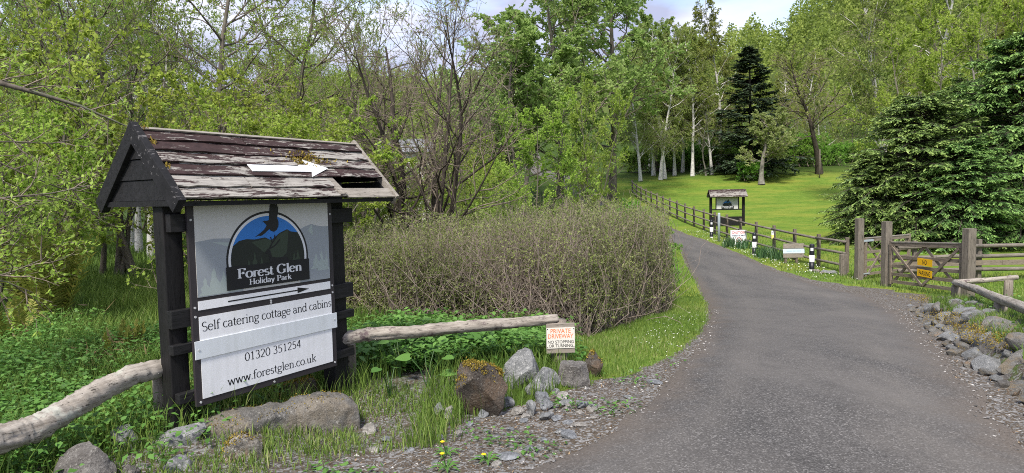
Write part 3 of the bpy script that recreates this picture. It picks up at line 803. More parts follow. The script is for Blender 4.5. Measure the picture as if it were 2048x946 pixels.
# --- a small stroke typeface with thick stems, thin hairlines and serifs
def arc(cx, cy, rx, ry, a0, a1, n=None):
    n = n or max(6, int(abs(a1 - a0) / 18))
    return [(cx + rx * math.cos(R(a0 + (a1 - a0) * i / n)), cy + ry * math.sin(R(a0 + (a1 - a0) * i / n))) for i in range(n + 1)]
def st(x, y0, y1): return [(x, y0), (x, y1)]
GLY = {  # advance, strokes, serifs (x, y, half width)
 'S': (.50, [arc(.25, .49, .165, .17, 35, 270), arc(.25, .165, .18, .165, 90, -145)], []),
 'e': (.43, [arc(.21, .22, .18, .22, 8, 318), [(.05, .25), (.38, .25)]], []),
 'l': (.23, [st(.11, 0, .70)], [(.11, 0, .09), (.07, .69, .05)]),
 'f': (.29, [st(.12, 0, .56) , arc(.24, .56, .12, .13, 180, 40), [(.02, .43), (.26, .43)]], [(.12, 0, .09)]),
 'c': (.40, [arc(.21, .22, .18, .22, 48, 318)], []),
 'a': (.42, [arc(.17, .30, .14, .14, 165, 0), st(.31, .02, .30), arc(.165, .12, .13, .12, 40, 330)], [(.35, .01, .05)]),
 't': (.29, [st(.12, .07, .58), [(.01, .43), (.26, .43)], arc(.2, .09, .08, .08, 180, 320)], []),
 'r': (.35, [st(.11, 0, .43), arc(.25, .30, .13, .12, 175, 50)], [(.11, 0, .09), (.07, .43, .05)]),
 'i': (.23, [st(.11, 0, .43), st(.11, .57, .64)], [(.11, 0, .09), (.07, .43, .05)]),
 'n': (.51, [st(.11, 0, .43), arc(.25, .29, .14, .14, 180, 0), st(.39, 0, .29)], [(.11, 0, .085), (.07, .43, .05), (.39, 0, .085)]),
 'm': (.76, [st(.11, 0, .43), arc(.24, .29, .13, .14, 180, 0), st(.37, 0, .29), arc(.5, .29, .13, .14, 180, 0), st(.63, 0, .29)], [(.11, 0, .08), (.37, 0, .08), (.63, 0, .08)]),
 'g': (.44, [arc(.20, .29, .15, .14, 0, 360), arc(.20, -.10, .18, .10, 0, 360), [(.12, .16), (.08, .06), (.2, .0)], [(.32, .38), (.42, .42)]], []),
 'o': (.45, [arc(.22, .22, .19, .22, 0, 360)], []),
 'd': (.48, [arc(.20, .22, .17, .22, 20, 340), st(.37, 0, .70)], [(.33, .69, .05), (.41, .01, .05)]),
 'b': (.48, [arc(.26, .22, .17, .22, 160, -160), st(.10, 0, .70)], [(.06, .69, .05)]),
 's': (.35, [arc(.17, .33, .11, .11, 35, 270), arc(.17, .115, .125, .11, 90, -150)], []),
 'w': (.64, [[(.05, .43), (.18, 0)], [(.18, 0), (.31, .43)], [(.31, .43), (.45, 0)], [(.45, 0), (.58, .43)]], [(.05, .43, .07), (.58, .43, .06)]),
 'u': (.50, [st(.10, .14, .43), arc(.23, .14, .13, .13, 180, 360), st(.37, 0, .43)], [(.06, .43, .05), (.33, .43, .05), (.41, .01, .05)]),
 'k': (.48, [st(.11, 0, .70), [(.12, .2), (.36, .43)], [(.2, .28), (.41, 0)]], [(.11, 0, .085), (.07, .69, .05), (.36, .43, .07), (.41, 0, .07)]),
 'y': (.44, [[(.06, .43), (.21, .03)], [(.38, .43), (.12, -.2)]], [(.06, .43, .07), (.38, .43, .06)]),
 'F': (.56, [st(.15, 0, .68), [(.12, .67), (.50, .67)], [(.15, .36), (.38, .36)], st(.49, .54, .67), st(.385, .28, .44)], [(.15, 0, .13), (.12, .67, .10)]),
 'G': (.68, [arc(.33, .34, .28, .34, 48, 318), st(.54, .05, .30), st(.545, .52, .66)], [(.54, .30, .11)]),
 'H': (.72, [st(.15, 0, .68), st(.56, 0, .68), [(.15, .35), (.56, .35)]], [(.15, 0, .12), (.15, .68, .12), (.56, 0, .12), (.56, .68, .12)]),
 'P': (.58, [st(.15, 0, .68), arc(.28, .50, .22, .17, 90, -90), [(.13, .67), (.28, .67)], [(.15, .33), (.28, .33)]], [(.15, 0, .12), (.1, .68, .08)]),
 '.': (.20, [st(.09, 0, .07)], []), ' ': (.24, [], []),
 '0': (.46, [arc(.23, .32, .18, .32, 0, 360)], []),
 '1': (.46, [st(.24, 0, .64), [(.12, .54), (.24, .62)]], [(.24, 0, .11)]),
 '2': (.46, [arc(.22, .47, .16, .17, 160, -35), [(.36, .38), (.06, .02)], [(.05, .02), (.40, .02)]], []),
 '3': (.46, [arc(.21, .48, .14, .16, 150, -90), arc(.21, .16, .17, .165, 90, -150)], []),
 '4': (.46, [[(.30, .64), (.04, .2)], [(.04, .19), (.42, .19)], st(.31, 0, .64)], []),
 '5': (.46, [[(.12, .62), (.38, .62)], [(.12, .62), (.10, .36)], arc(.2, .2, .17, .19, 120, -140)], []),
}
def words(txt, x0, x1, zb, size, y, thick, thin, mat, parent):
    tot = sum(GLY[c][0] for c in txt); x = x0
    for i, wd in enumerate(txt.split(' ')):
        ww = sum(GLY[c][0] for c in wd) / tot * (x1 - x0)
        b = MB(); write(b, wd, x, x + ww, zb, size, y, thick, thin); b.build('lettering', mat, parent)
        x += ww + GLY[' '][0] / tot * (x1 - x0)
def write(mb, txt, x0, x1, zbase, size, y, thick=.075, thin=.028, slope=0.0):
    tot = sum(GLY[c][0] for c in txt)
    sx = (x1 - x0) / tot
    k = [0]
    def quad(pts):
        k[0] += 1
        mb.poly(pts, y - .00004 * (k[0] % 9))
    x = x0
    for c in txt:
        adv, strokes, serifs = GLY[c]
        T = lambda px, py: (x + px * sx, zbase + py * size + slope * (x + px * sx - x0))
        for pl in strokes:
            nib = []
            for i, p in enumerate(pl):
                a = pl[max(i - 1, 0)]; b = pl[min(i + 1, len(pl) - 1)]
                dx, dy = b[0] - a[0], b[1] - a[1]; l_ = math.hypot(dx, dy) or 1
                wd = thin + (thick - thin) * abs(dy / l_) ** 1.3
                nib.append((-dy / l_ * wd / 2, dx / l_ * wd / 2))
            for i in range(len(pl) - 1):
                (xa, ya), (xb, yb) = pl[i], pl[i + 1]
                na, nb_ = nib[i], nib[i + 1]
                quad([T(xa - na[0], ya - na[1]), T(xb - nb_[0], yb - nb_[1]), T(xb + nb_[0], yb + nb_[1]), T(xa + na[0], ya + na[1])])
        for (qx, qy, hw) in serifs:
            h_ = thin * .6
            q0 = qy if qy < .02 else qy - 2 * h_
            quad([T(qx - hw, q0), T(qx + hw, q0), T(qx + hw, q0 + 2 * h_), T(qx - hw, q0 + 2 * h_)])
        x += adv * sx
words('Forest Glen', .338, .895, 1.058, .101, -.0110, .15, .04, M['print_white'], sg)
words('Holiday Park', .43, .795, 1.004, .060, -.0110, .13, .04, M['print_white'], sg)
words('Self catering cottage and cabins', .058, 1.178, .732, .095, -.0046, .08, .038, M['ink'], sg)
words('01320 351254', .37, .863, .458, .092, -.0046, .08, .038, M['ink'], sg)
words('www.forestglen.co.uk', .23, 1.004, .315, .092, -.0046, .08, .038, M['ink'], sg)
b = MB()
za = .907; b.box(.262, .86, -.0052, -.0042, za - .0045, za + .0045)
b.poly([(.85, za - .022), (.85, za + .022), (.96, za)], -.0056); b.build('printed_arrow', M['ink'], sg)
for (s_, f_) in ((.022, .08), (1.198, .08), (.022, .51), (1.198, .508), (.61, .537), (.022, .555), (1.198, .55), (.61, .548), (.03, .72), (1.2, .715), (.03, .98), (1.195, .975), (.61, .985)):
    V = circ(s_, fz(f_), .008, 10)
    y_ = -.0115 if .67 < f_ < .77 else -.0025
    bb = MB(); bb.poly(V, y_ - .002); bb.add([(p[0], y_ - .002, p[1]) for p in V] + [(p[0], y_ + .0024, p[1]) for p in V], [[i, (i + 1) % 10, 10 + (i + 1) % 10, 10 + i] for i in range(10)])
    bb.build('screw', M['screw'], sg)
# --- roof: ridge at y=+.335, front eave at y=-.15
RID, EAV, ZR, ZE = (.335, 2.10), (-.155, 1.615), 2.10, 1.615
S0, S1 = -.155, 1.825
roof = empty('roof', (0, 0, 0)); roof.parent = sg
sl = np.array([EAV[0] - RID[0], ZE - ZR]); SLn = float(np.linalg.norm(sl)); sl /= SLn
nf = np.array([-sl[1], sl[0]]) if -sl[1] < 0 else np.array([sl[1], -sl[0]])
nf = np.array([-abs(sl[1]), abs(sl[0])])       # outward normal of the front slope (y, z)
rng = np.random.default_rng(11)
def roof_board(s0, s1, d0, d1, lift, thick, mat, name='plank', front=True, seed=0, wob=.003):
    """board from slope distance d0 (upper) to d1 (lower); lower edge lifted"""
    r_ = np.random.default_rng(seed + 77)
    k = 9
    V = []
    for i in range(k):
        s = s0 + (s1 - s0) * i / (k - 1)
        for d, lf in ((d0, .002), (d1 + r_.normal(0, wob), lift + r_.normal(0, wob * .8))):
            for t_ in (0, thick):
                yz = np.array(RID) + sl * d + nf * (lf + t_)
                if not front: yz = np.array([2 * RID[0] - yz[0], yz[1]])
                V.append((s, yz[0], yz[1]))
    Fs = []
    for i in range(k - 1):
        a = i * 4; c = a + 4
        Fs += [[a + 1, a + 3, c + 3, c + 1], [a, c, c + 2, a + 2], [a + 2, c + 2, c + 3, a + 3], [a, a + 1, c + 1, c]]
    Fs += [[0, 2, 3, 1], [k * 4 - 4, k * 4 - 3, k * 4 - 1, k * 4 - 2]]
    if not front: Fs = [f[::-1] for f in Fs]
    return MB().add(V, Fs).build(name, mat, roof)
cw = SLn / 6.0
joints = [[.62], [.55, 1.2], [.95], [1.32], [.42], []]
for r_i in range(6):
    d0 = r_i * cw - .015 + (.015 if r_i == 0 else 0); d1 = (r_i + 1) * cw + .012
    js = [S0 + .045] + joints[r_i] + [S1 - .035]
    if r_i == 4: js = [S0 + .045, .42, 1.18]
    if r_i == 5: js = [S0 + .045, 1.24]
    for j in range(len(js) - 1):
        roof_board(js[j] + (.002 if j else 0), js[j + 1] - .002, d0, d1, .020 + .006 * rng.random(), .012, M['roof'], seed=r_i * 7 + j, wob=.004)
roof_board(1.25, S1 - .035, 5.12 * cw, 6 * cw + .008, .006, .012, M['roof_edge'], seed=70, wob=.001)
o = roof_board(1.165, 1.235, 3.95 * cw, 5.95 * cw, .03, .014, M['roof_edge'], 'batten', seed=71, wob=.001)
for r_i in range(6):
    roof_board(S0 + .045, S1 - .035, r_i * cw - (.015 if r_i else 0), (r_i + 1) * cw + .012, .015, .012, M['roof'], front=False, seed=100 + r_i)
roof_board(S0 + .02, S1 - .02, -.012, .032, .022, .012, M['roof_edge'], 'ridge_board', seed=80, wob=.001)
roof_board(S0 + .02, S1 - .02, -.012, .05, .022, .012, M['roof_edge'], 'ridge_board', front=False, seed=81, wob=.001)
def barge(s0, s1, front, mat, drop=.085, ext=.03, up=.03):
    P = []
    for d in (-.01, SLn + ext):
        for off in (-drop, up):
            yz = np.array(RID) + sl * d + nf * off
            if d < 0: yz[0] = RID[0]; yz[1] = RID[1] + off * 1.35
            if not front: yz = np.array([2 * RID[0] - yz[0], yz[1]])
            P.append(yz)
    V = [(s, p[0], p[1]) for s in (s0, s1) for p in P]
    Fs = [[0, 1, 3, 2], [4, 6, 7, 5], [0, 4, 5, 1], [2, 3, 7, 6], [0, 2, 6, 4], [1, 5, 7, 3]]
    if not front: Fs = [f[::-1] for f in Fs]
    return MB().add(V, Fs).build('barge_board', mat, roof, .003)
barge(S0 - .008, S0 + .044, True, M['barge'], .075, .03, .036)
barge(S0 - .0081, S0 + .0441, False, M['blackx'], .075, .03, .036)
barge(S1 - .034, S1 - .002, True, M['roof_edge'], .06, .02, .034)
barge(S1 - .034, S1 - .002, False, M['roof_edge'], .06, .02, .034)
for gs, sgn in ((S0 + .03, 1), (S1 - .045, -1)):
    zs = [ZE + .0, ZE + .14, ZE + .28, ZE + .40, ZR - .02]
    for i in range(4):
        z0, z1 = zs[i] + .004, zs[i + 1] - .001
        hw = lambda z: max((ZR - .02 - z) * (RID[0] - EAV[0]) / (ZR - ZE) - .01, .004)
        x0_, x1_ = gs, gs + .018
        lo = .008
        V = [(x0_ - lo, RID[0] - hw(z0), z0), (x0_ - lo, RID[0] + hw(z0), z0), (x0_, RID[0] + hw(z1), z1), (x0_, RID[0] - hw(z1), z1)]
        V += [(x1_, p[1], p[2]) for p in V]
        MB().add(V, [[0, 3, 2, 1], [4, 5, 6, 7], [0, 1, 5, 4], [1, 2, 6, 5], [2, 3, 7, 6], [3, 0, 4, 7]]).build('gable_board', M['blackx'], roof)
MB().box(S0 + .046, S1 - .036, EAV[0] + .012, EAV[0] + .034, ZE - .035, ZE - .004).build('fascia', M['blackx'], roof)
MB().box(S0 + .046, S1 - .036, 2 * RID[0] - EAV[0] - .034, 2 * RID[0] - EAV[0] - .012, ZE - .035, ZE - .004).build('fascia', M['blackx'], roof)
MB().box(S0 + .05, S1 - .065, EAV[0] + .04, 2 * RID[0] - EAV[0] - .04, ZE - .03, ZE - .012).build('soffit', M['blackx'], roof)
MB().box(S0 + .01, S0 + .04, EAV[0] + .04, 2 * RID[0] - EAV[0] - .04, ZE - .034, ZE + .002).build('gable_sill', M['blackx'], roof)
# white arrow lying on the roof
def onroof(s, d, off):
    yz = np.array(RID) + sl * d + nf * off
    return (s, yz[0], yz[1])
ar = [(.502, .356), (.512, .431), (1.046, .422), (1.014, .481), (1.238, .375), (1.034, .281), (1.054, .346)]
V = [onroof(a, b_, .036) for a, b_ in ar] + [onroof(a, b_, .030) for a, b_ in ar]
n = len(ar)
o = MB().add(V, [list(range(n)), list(range(2 * n - 1, n - 1, -1))] + [[i, n + i, n + (i + 1) % n, (i + 1) % n] for i in range(n)]).build('direction_arrow', M['white'], sg)
o['label'] = 'white arrow fixed to the roof, pointing along the drive'
def moss_on(parent, fn, n, seed, size=.03):
    r_ = np.random.default_rng(seed)
    P = np.array([fn(r_) for _ in range(n)])
    V, F_ = leaves(r_, P, np.tile(Z1, (n, 1)), r_.uniform(.5, 1.4, n) * size, r_.uniform(.3, .6, n) * size, 0, .6)
    o = mk('moss', V, F_, M['moss'], parent, False, np.repeat(r_.uniform(0, 1, n), 4))
    o['kind'] = 'stuff'
    return o
moss_on(sg, lambda r_: onroof(r_.normal(1.10, .11), np.clip(r_.normal(.285, .05), .17, .36), .022), 520, 1, .026)
moss_on(sg, lambda r_: onroof(r_.normal(.68, .03), r_.normal(.335, .008), .024), 60, 2, .016)
moss_on(sg, lambda r_: onroof(S0 + .05 + abs(r_.normal(0, .02)), r_.choice([.02, .16, .40]) + r_.normal(0, .012), .028), 90, 3, .02)

# ------------------------------------------------------------------ log rails, posts and the small sign
def logpath(pts, r_list, name, mat, parent, seed, n=14, jit=.004):
    P = np.array(pts); t = np.linspace(0, len(P) - 1, 14 * (len(P) - 1) + 1)
    Q = np.stack([np.interp(t, np.arange(len(P)), P[:, i]) for i in range(3)], -1)
    for _ in range(3):
        Q[1:-1] = .25 * Q[:-2] + .5 * Q[1:-1] + .25 * Q[2:]
    rr = np.interp(t, np.linspace(0, len(P) - 1, len(r_list)), r_list)
    r_ = np.random.default_rng(seed)
    rr = rr * (1 + r_.normal(0, .035, len(rr)))
    n = 22
    V, Fq = tubes(Q[None], rr[None], n)
    Vc = np.repeat(Q, n, 0); rd_ = nrm(V - Vc); sl_n = np.repeat(np.arange(len(Q)), n)
    dn_ = np.array([mnoise.fractal(Vector((rd_[i_][0] * 2.6 + seed, rd_[i_][1] * 2.6, rd_[i_][2] * 2.6 + sl_n[i_] * .10)), .9, 2.0, 4) + (-.9 if mnoise.noise(Vector((rd_[i_][0] * 5, rd_[i_][2] * 5 + seed, sl_n[i_] * .06))) > .42 else 0) for i_ in range(len(V))])
    V = V + rd_ * (dn_ * .011)[:, None] + r_.normal(0, jit * .35, V.shape)
    org = Q[0].copy(); dv_ = Q[-1] - Q[0]; rz_ = math.atan2(dv_[1], dv_[0]); c_, s_ = math.cos(-rz_), math.sin(-rz_)
    V = V - org; V = np.stack([V[:, 0] * c_ - V[:, 1] * s_, V[:, 0] * s_ + V[:, 1] * c_, V[:, 2]], -1)
    b_ = MB().add(V, Fq)
    k = len(Q)
    b_.f.append([i for i in range(n)][::-1]); b_.f.append([(k - 1) * n + i for i in range(n)])
    o = b_.build(name, mat, parent, 0, True)
    o.location = tuple(org); o.rotation_euler = (0, 0, rz_)
    return o
def stump(c, r0, h_, name, mat, parent, seed, sq=False, dep=.15, topcut=0.0):
    r_ = np.random.default_rng(seed); n = 10
    th = np.arange(n) * 2 * PI / n
    rr = r0 * (1 + r_.normal(0, .07, n))
    lv = [-dep, 0, h_ * .5, h_]
    V = [(c[0] + rr[i] * math.cos(th[i]) * (1 - .04 * j), c[1] + rr[i] * math.sin(th[i]) * (1 - .04 * j), c[2] + z + (topcut * math.cos(th[i]) if j == 3 else 0)) for j, z in enumerate(lv) for i in range(n)]
    Fs = [[j * n + i, j * n + (i + 1) % n, (j + 1) * n + (i + 1) % n, (j + 1) * n + i] for j in range(3) for i in range(n)] + [[3 * n + i for i in range(n)]]
    return MB().add(V, Fs).build(name, mat, parent, 0, True)
def knee_rail(name, label):
    return empty(name, (0, 0, 0), 0, label, 'fence')
lr = knee_rail('log_rail_fence', 'thick curved grey log rail on a stump post, ending at the big sign')
pts = [at(x, y, d) for x, y, d in ((-260, 905, 2.95), (-120, 900, 3.15), (0, 880, 3.4), (71, 858, 3.58), (132, 822, 3.75), (198, 783, 3.93), (264, 750, 4.12), (334, 735, 4.32))]
logpath(pts, [.06, .068, .074, .078, .072, .07, .066, .066], 'rail', M['log'], lr, 3, 16, .006)
pb = at(329, 860, 4.36); pb[2] = float(gz(pb[0], pb[1]))
stump(pb, .068, at(329, 752, 4.36)[2] - pb[2], 'post', M['stump'], lr, 4)
lr2 = knee_rail('log_rail_fence', 'pale lichen-flecked log rail running from the big sign to the private driveway sign')
pts = [at(x, y, d) for x, y, d in ((680, 678, 5.45), (740, 668, 5.55), (830, 664, 5.7), (930, 653, 5.85), (1020, 646, 6.0), (1114, 638, 6.15))]
logpath(pts, [.052, .058, .054, .056, .05, .048], 'rail', M['log_lichen'], lr2, 5)
pb = at(705, 790, 5.6); pb[2] = float(gz(pb[0], pb[1])) - .1
MB().box(pb[0] - .03, pb[0] + .03, pb[1], pb[1] + .06, pb[2], at(705, 690, 5.6)[2]).build('post', M['stump'], lr2, .004)
c = at(1121, 735, 6.12); gz_ = float(gz(c[0], c[1]))
ps = empty('private_sign', (c[0], c[1], gz_), R(4), 'small white PRIVATE DRIVEWAY sign on a short wooden stump post', 'sign')
b0 = at(1121, 648, 6.05)[2] - gz_; b1 = at(1121, 708, 6.05)[2] - gz_
stump((0, .065, 0), .085, b0 + .02, 'post', M['stump'], ps, 8)
MB().box(-.138, .138, -.04, -.018, b1, b0).build('backing_board', M['plank'], ps, .003)
pl0, pl1 = b1 + (b0 - b1) * .17, b1 + (b0 - b1) * .86
MB().box(-.137, .137, -.046, -.0405, pl0, pl1).build('sign_plate', M['cream'], ps, .001)
def text(txt, size, x, z, y, mat, parent, wmax=None, bold=.0, name='lettering', hscale=1.0):
    cu = bpy.data.curves.new('txt', 'FONT'); cu.body = txt; cu.size = size; cu.align_x = 'CENTER'; cu.offset = bold * size
    cu.resolution_u = 3
    ob = bpy.data.objects.new('txt', cu); col.objects.link(ob)
    dg = bpy.context.evaluated_depsgraph_get()
    me = bpy.data.meshes.new_from_object(ob.evaluated_get(dg))
    bpy.data.objects.remove(ob); bpy.data.curves.remove(cu)
    co = np.empty(len(me.vertices) * 3, dtype=np.float32); me.vertices.foreach_get('co', co); co = co.reshape(-1, 3)
    wd = co[:, 0].max() - co[:, 0].min(); cxm = (co[:, 0].max() + co[:, 0].min()) / 2
    sx = (wmax / wd) if wmax else hscale
    V = np.stack([x + (co[:, 0] - cxm) * sx, np.full(len(co), y), z + co[:, 1]], -1).astype(np.float32)
    me.vertices.foreach_set('co', V.ravel()); me.update()
    me.materials.clear(); me.materials.append(mat)
    return place(name, me, parent)
hh = pl1 - pl0
text('PRIVATE', .06, 0, pl0 + hh * .74, -.0466, M['orange'], ps, .195, .008)
text('DRIVEWAY', .06, 0, pl0 + hh * .49, -.0466, M['orange'], ps, .245, .008)
text('NO STOPPING', .042, 0, pl0 + hh * .24, -.0466, M['ink'], ps, .25, .008)
text('OR TURNING', .042, 0, pl0 + hh * .055, -.0466, M['ink'], ps, .232, .008)
for x_ in (-.127, .127):
    for z_ in (pl0 + .012, pl1 - .012):
        MB().tube([(x_, -.0465, z_), (x_, -.0485, z_)], .005, 8).build('screw', M['ink'], ps)
rr3 = knee_rail('log_rail_fence', 'knee-high grey log rail fence above the mossy stones by the gate')
A_ = G(1912, 603); Bp = G(2000, 656)
topA = at(1912, 566, A_[1]); topB = at(2000, 598, Bp[1])
topE = topB + (topB - topA) * .75
logpath([topA + (topA - topB) * .03, topA * .5 + topB * .5 + [0, 0, .02], topB, topE], [.06, .062, .064, .066], 'rail', M['log'], rr3, 21)
stump(A_, .085, topA[2] - A_[2] - .05, 'post', M['stump'], rr3, 22)
stump(Bp, .085, topB[2] - Bp[2] - .05, 'post', M['stump'], rr3, 23)
Cp = gp(2022, 12.6)
topC = at(2022, 556, 12.6)
logpath([topA + [0, .05, .01], topA * .5 + topC * .5, topC + (topC - topA) * .12], [.05, .052, .05], 'rail', M['log_lichen'], rr3, 24)
stump(Cp, .08, topC[2] - Cp[2] - .04, 'post', M['stump'], rr3, 25)

# ------------------------------------------------------------------ post and rail fence beside the lawn
fx = [1264, 1274, 1284, 1294, 1304, 1315, 1326, 1339, 1351.5, 1367, 1385, 1405.7, 1429, 1454, 1482, 1513.7, 1550, 1593.6, 1646.8, 1706]
fd = [54.2 - 1.805 * i for i in range(20)]
fp = [gp(x, d) for x, d in zip(fx, fd)]
for i, p in enumerate(fp):
    p[0] = 10.25 + .2 * (i / 19) ** 2; p[2] = float(gz(p[0], p[1]))
fence = empty('rail_fence', tuple(fp[-1]), 0, 'long three-rail wooden fence between the drive and the lawn', 'fence')
O = np.array(fp[-1])
rng = np.random.default_rng(8)
for p in fp:
    q = p - O; h_ = 1.12 + rng.normal(0, .015)
    MB().box(q[0] - .05, q[0] + .05, q[1] - .05, q[1] + .05, q[2] - .2, q[2] + h_).build('post', M['fence'], fence, .006)
def half_rail(a, b_, r_, parent, mat, name='rail', seg=4, seed=0):
    P = np.array([a + (b_ - a) * t for t in np.linspace(0, 1, seg)])
    P[1:-1] += np.random.default_rng(seed).normal(0, .008, P[1:-1].shape)
    return MB().tube(P, r_, 8).build(name, mat, parent, 0, True)
for j, hz_ in enumerate((.98, .62, .24)):
    for i in range(0, 18, 2):
        a, b_ = fp[i] - O, fp[min(i + 2, 19)] - O
        mid = fp[i + 1] - O
        of = np.array([-.085, 0, hz_])
        P = [a + of + [0, -.01 * (i > 0), 0], (a + mid) / 2 + of, mid + of, (mid + b_) / 2 + of, b_ + of]
        MB().tube(np.array(P), .043, 8).build('rail', M['rail'], fence, 0, True)
    a, b_ = fp[18] - O, fp[19] - O
    half_rail(a + [-.085, 0, hz_], b_ + [-.085, -.05, hz_], .043, fence, M['rail'])

# gates: posts, two five-bar leaves
def gpost(name, px, d, top, wd, label, X=None):
    p = gp(px, d)
    if X: p[0] = X
    p[2] = float(gz(p[0], p[1]))
    o = MB().box(-wd / 2, wd / 2, -wd / 2, wd / 2, -.25, at(px, top, d)[2] - p[2]).build(name, M['gatepost'], None, .008)
    o.location = tuple(p); o.rotation_euler = (0, 0, R(6))
    tag(o, label, 'gate post', 'gate posts')
    return p
g1 = gpost('gate_post', 1720, 18.2, 437, .175, 'tall square grey gate post at the end of the rail fence')
g2 = gpost('gate_post', 1775, 16.5, 443, .18, 'square gate post with a blackened foot, between the two gate leaves')
g3 = gpost('gate_post', 1941, 13.5, 457, .18, 'broad dark square gate post beside the knee-high log rail')
def gate(name, a, b_, hgt, label, signs=False):
    """five-bar gate from hinge point a to free end b_ (world, at ground)"""
    d = b_ - a; ln = float(np.hypot(d[0], d[1])); rz = math.atan2(d[1], d[0])
    e_ = empty(name, tuple(a), rz, label, 'gate')
    dz = d[2]
    def sk(x): return dz * x / ln
    def bar(x0, z0, x1, z1, wd, th, y, nm, mat=M['gate']):
        l_ = math.hypot(x1 - x0, z1 - z0); nx_, nz_ = -(z1 - z0) / l_ * wd / 2, (x1 - x0) / l_ * wd / 2
        V = [(x0 - nx_, y, z0 - nz_), (x1 - nx_, y, z1 - nz_), (x1 + nx_, y, z1 + nz_), (x0 + nx_, y, z0 + nz_)]
        V += [(p[0], y + th, p[2]) for p in V]
        return MB().add(V, [[0, 1, 2, 3], [7, 6, 5, 4], [0, 4, 5, 1], [1, 5, 6, 2], [2, 6, 7, 3], [3, 7, 4, 0]]).build(nm, mat, e_, .003)
    bar(.04, .06, .04, hgt + .03, .085, .07, -.035, 'stile')
    bar(ln - .04, .06 + dz, ln - .04, hgt + .05 + dz, .085, .07, -.035, 'stile')
    for k_, zz in enumerate((.13, .32, .53, .76)):
        bar(.08, zz + sk(.08), ln - .08, zz + sk(ln - .08), .08, .024, -.012, 'bar')
    bar(.08, hgt - .035, ln - .08, hgt - .035 + dz, .10, .05, -.025, 'top_bar')
    bar(.08, hgt + .02, ln - .08, hgt + .02 + dz, .03, .07, -.035, 'cap_rail', M['roof_edge'])
    md = ln * .5
    bar(.12, .12 + sk(.1), md, hgt - .08 + sk(md), .07, .022, -.036, 'brace')
    bar(ln - .1, .12 + dz, md + .02, hgt - .08 + sk(md), .07, .022, -.0365, 'brace')
    bar(.12, hgt - .1, md, .12 + sk(md), .07, .022, .014, 'brace')
    bar(ln - .1, hgt - .1 + dz, md + .02, .12 + sk(md), .07, .022, .0145, 'brace')
    MB().box(-.12, .38, -.045, -.0355, hgt - .08, hgt - .02).build('hinge_strap', M['galv'], e_)
    MB().box(-.1, .2, -.045, -.0355, .14, .17).build('hinge_strap', M['galv'], e_)
    return e_, ln
ga = g3.copy(); gb = g2.copy()
va = nrm((gb - ga)[:2]); ga[:2] += va * .16; gb[:2] -= va * .17
ga[2] = float(gz(ga[0], ga[1])) + .02; gb[2] = float(gz(gb[0], gb[1])) + .02
# leaf in front: hinged at the near post, seen with its sign plates facing the drive
ge, gl = gate('field_gate', ga, gb, 1.12, 'closed five-bar wooden gate carrying yellow NO PARKING plates')
for txt, zz, xx in (('NO', .68, .5), ('PARKING', .42, .5)):
    sgn_x = gl * .46; zz0 = zz + (gb[2] - ga[2]) * .46
    # the drive side of this leaf is +y in its local frame
    MB().box(sgn_x - .27, sgn_x + .27, .038, .042, zz0 - .085, zz0 + .085).build('yellow_plate', M['yellow'], ge, .004)
    o = text(txt, .15, 0, 0, 0, M['ink'], ge, .16 if txt == 'NO' else .42, .012)
    o.location = (sgn_x, .0428, zz0 - .052); o.rotation_euler = (0, 0, PI)
h1 = g1.copy(); h1[:2] += np.array([.18, .05]); h1[2] = float(gz(h1[0], h1[1])) + .02
e1 = np.array([12.15, 19.5, 0]); e1[2] = float(gz(e1[0], e1[1])) + .02
gate('field_gate', h1, e1, 1.15, 'open five-bar gate leaf swung back towards the conifers')
f2 = empty('rail_fence', (10.6, 17.75, float(gz(10.6, 17.75))), 0, 'wooden rail fence behind the gates, in front of the conifers', 'fence')
O2 = np.array(f2.location)
xs_ = [11.2, 13.0, 14.6, 16.4, 18.2, 20.0]
for x_ in xs_:
    z_ = float(gz(x_, 17.75)) - O2[2]
    MB().box(x_ - O2[0] - .05, x_ - O2[0] + .05, -.05, .05, z_ - .2, z_ + 1.13).build('post', M['gatepost'], f2, .006)
for hz_ in (.95, .66, .3):
    for x0_, x1_ in ((10.7, 13.02), (13.03, 16.4), (16.41, 20.0)):
        a = np.array([x0_, 17.66, float(gz(x0_, 17.75)) + hz_]) - O2; b_ = np.array([x1_, 17.66, float(gz(x1_, 17.75)) + hz_]) - O2
        half_rail(a, b_, .055, f2, M['rail_x'], seed=int(x0_ * 10 + hz_ * 10))
for x0_, x1_ in ((10.9, 13.6), (13.61, 18)):
    z_ = float(gz(12.5, 17.75)) - O2[2] + .48
    MB().box(x0_ - O2[0], x1_ - O2[0], -.085, -.06, z_ - .07, z_ + .07).build('board', M['gate'], f2, .003)
# twin stub posts
p = gp(1689, 19.3)
tw = empty('stub_post_pair', tuple(p), R(10), 'pair of short pale stub posts beside the tall gate post', 'post')
MB().box(-.115, -.01, -.05, .05, -.15, .66).build('stub', M['stump'], tw, .01)
MB().box(.0, .105, -.04, .06, -.15, .64).build('stub', M['stump'], tw, .01)

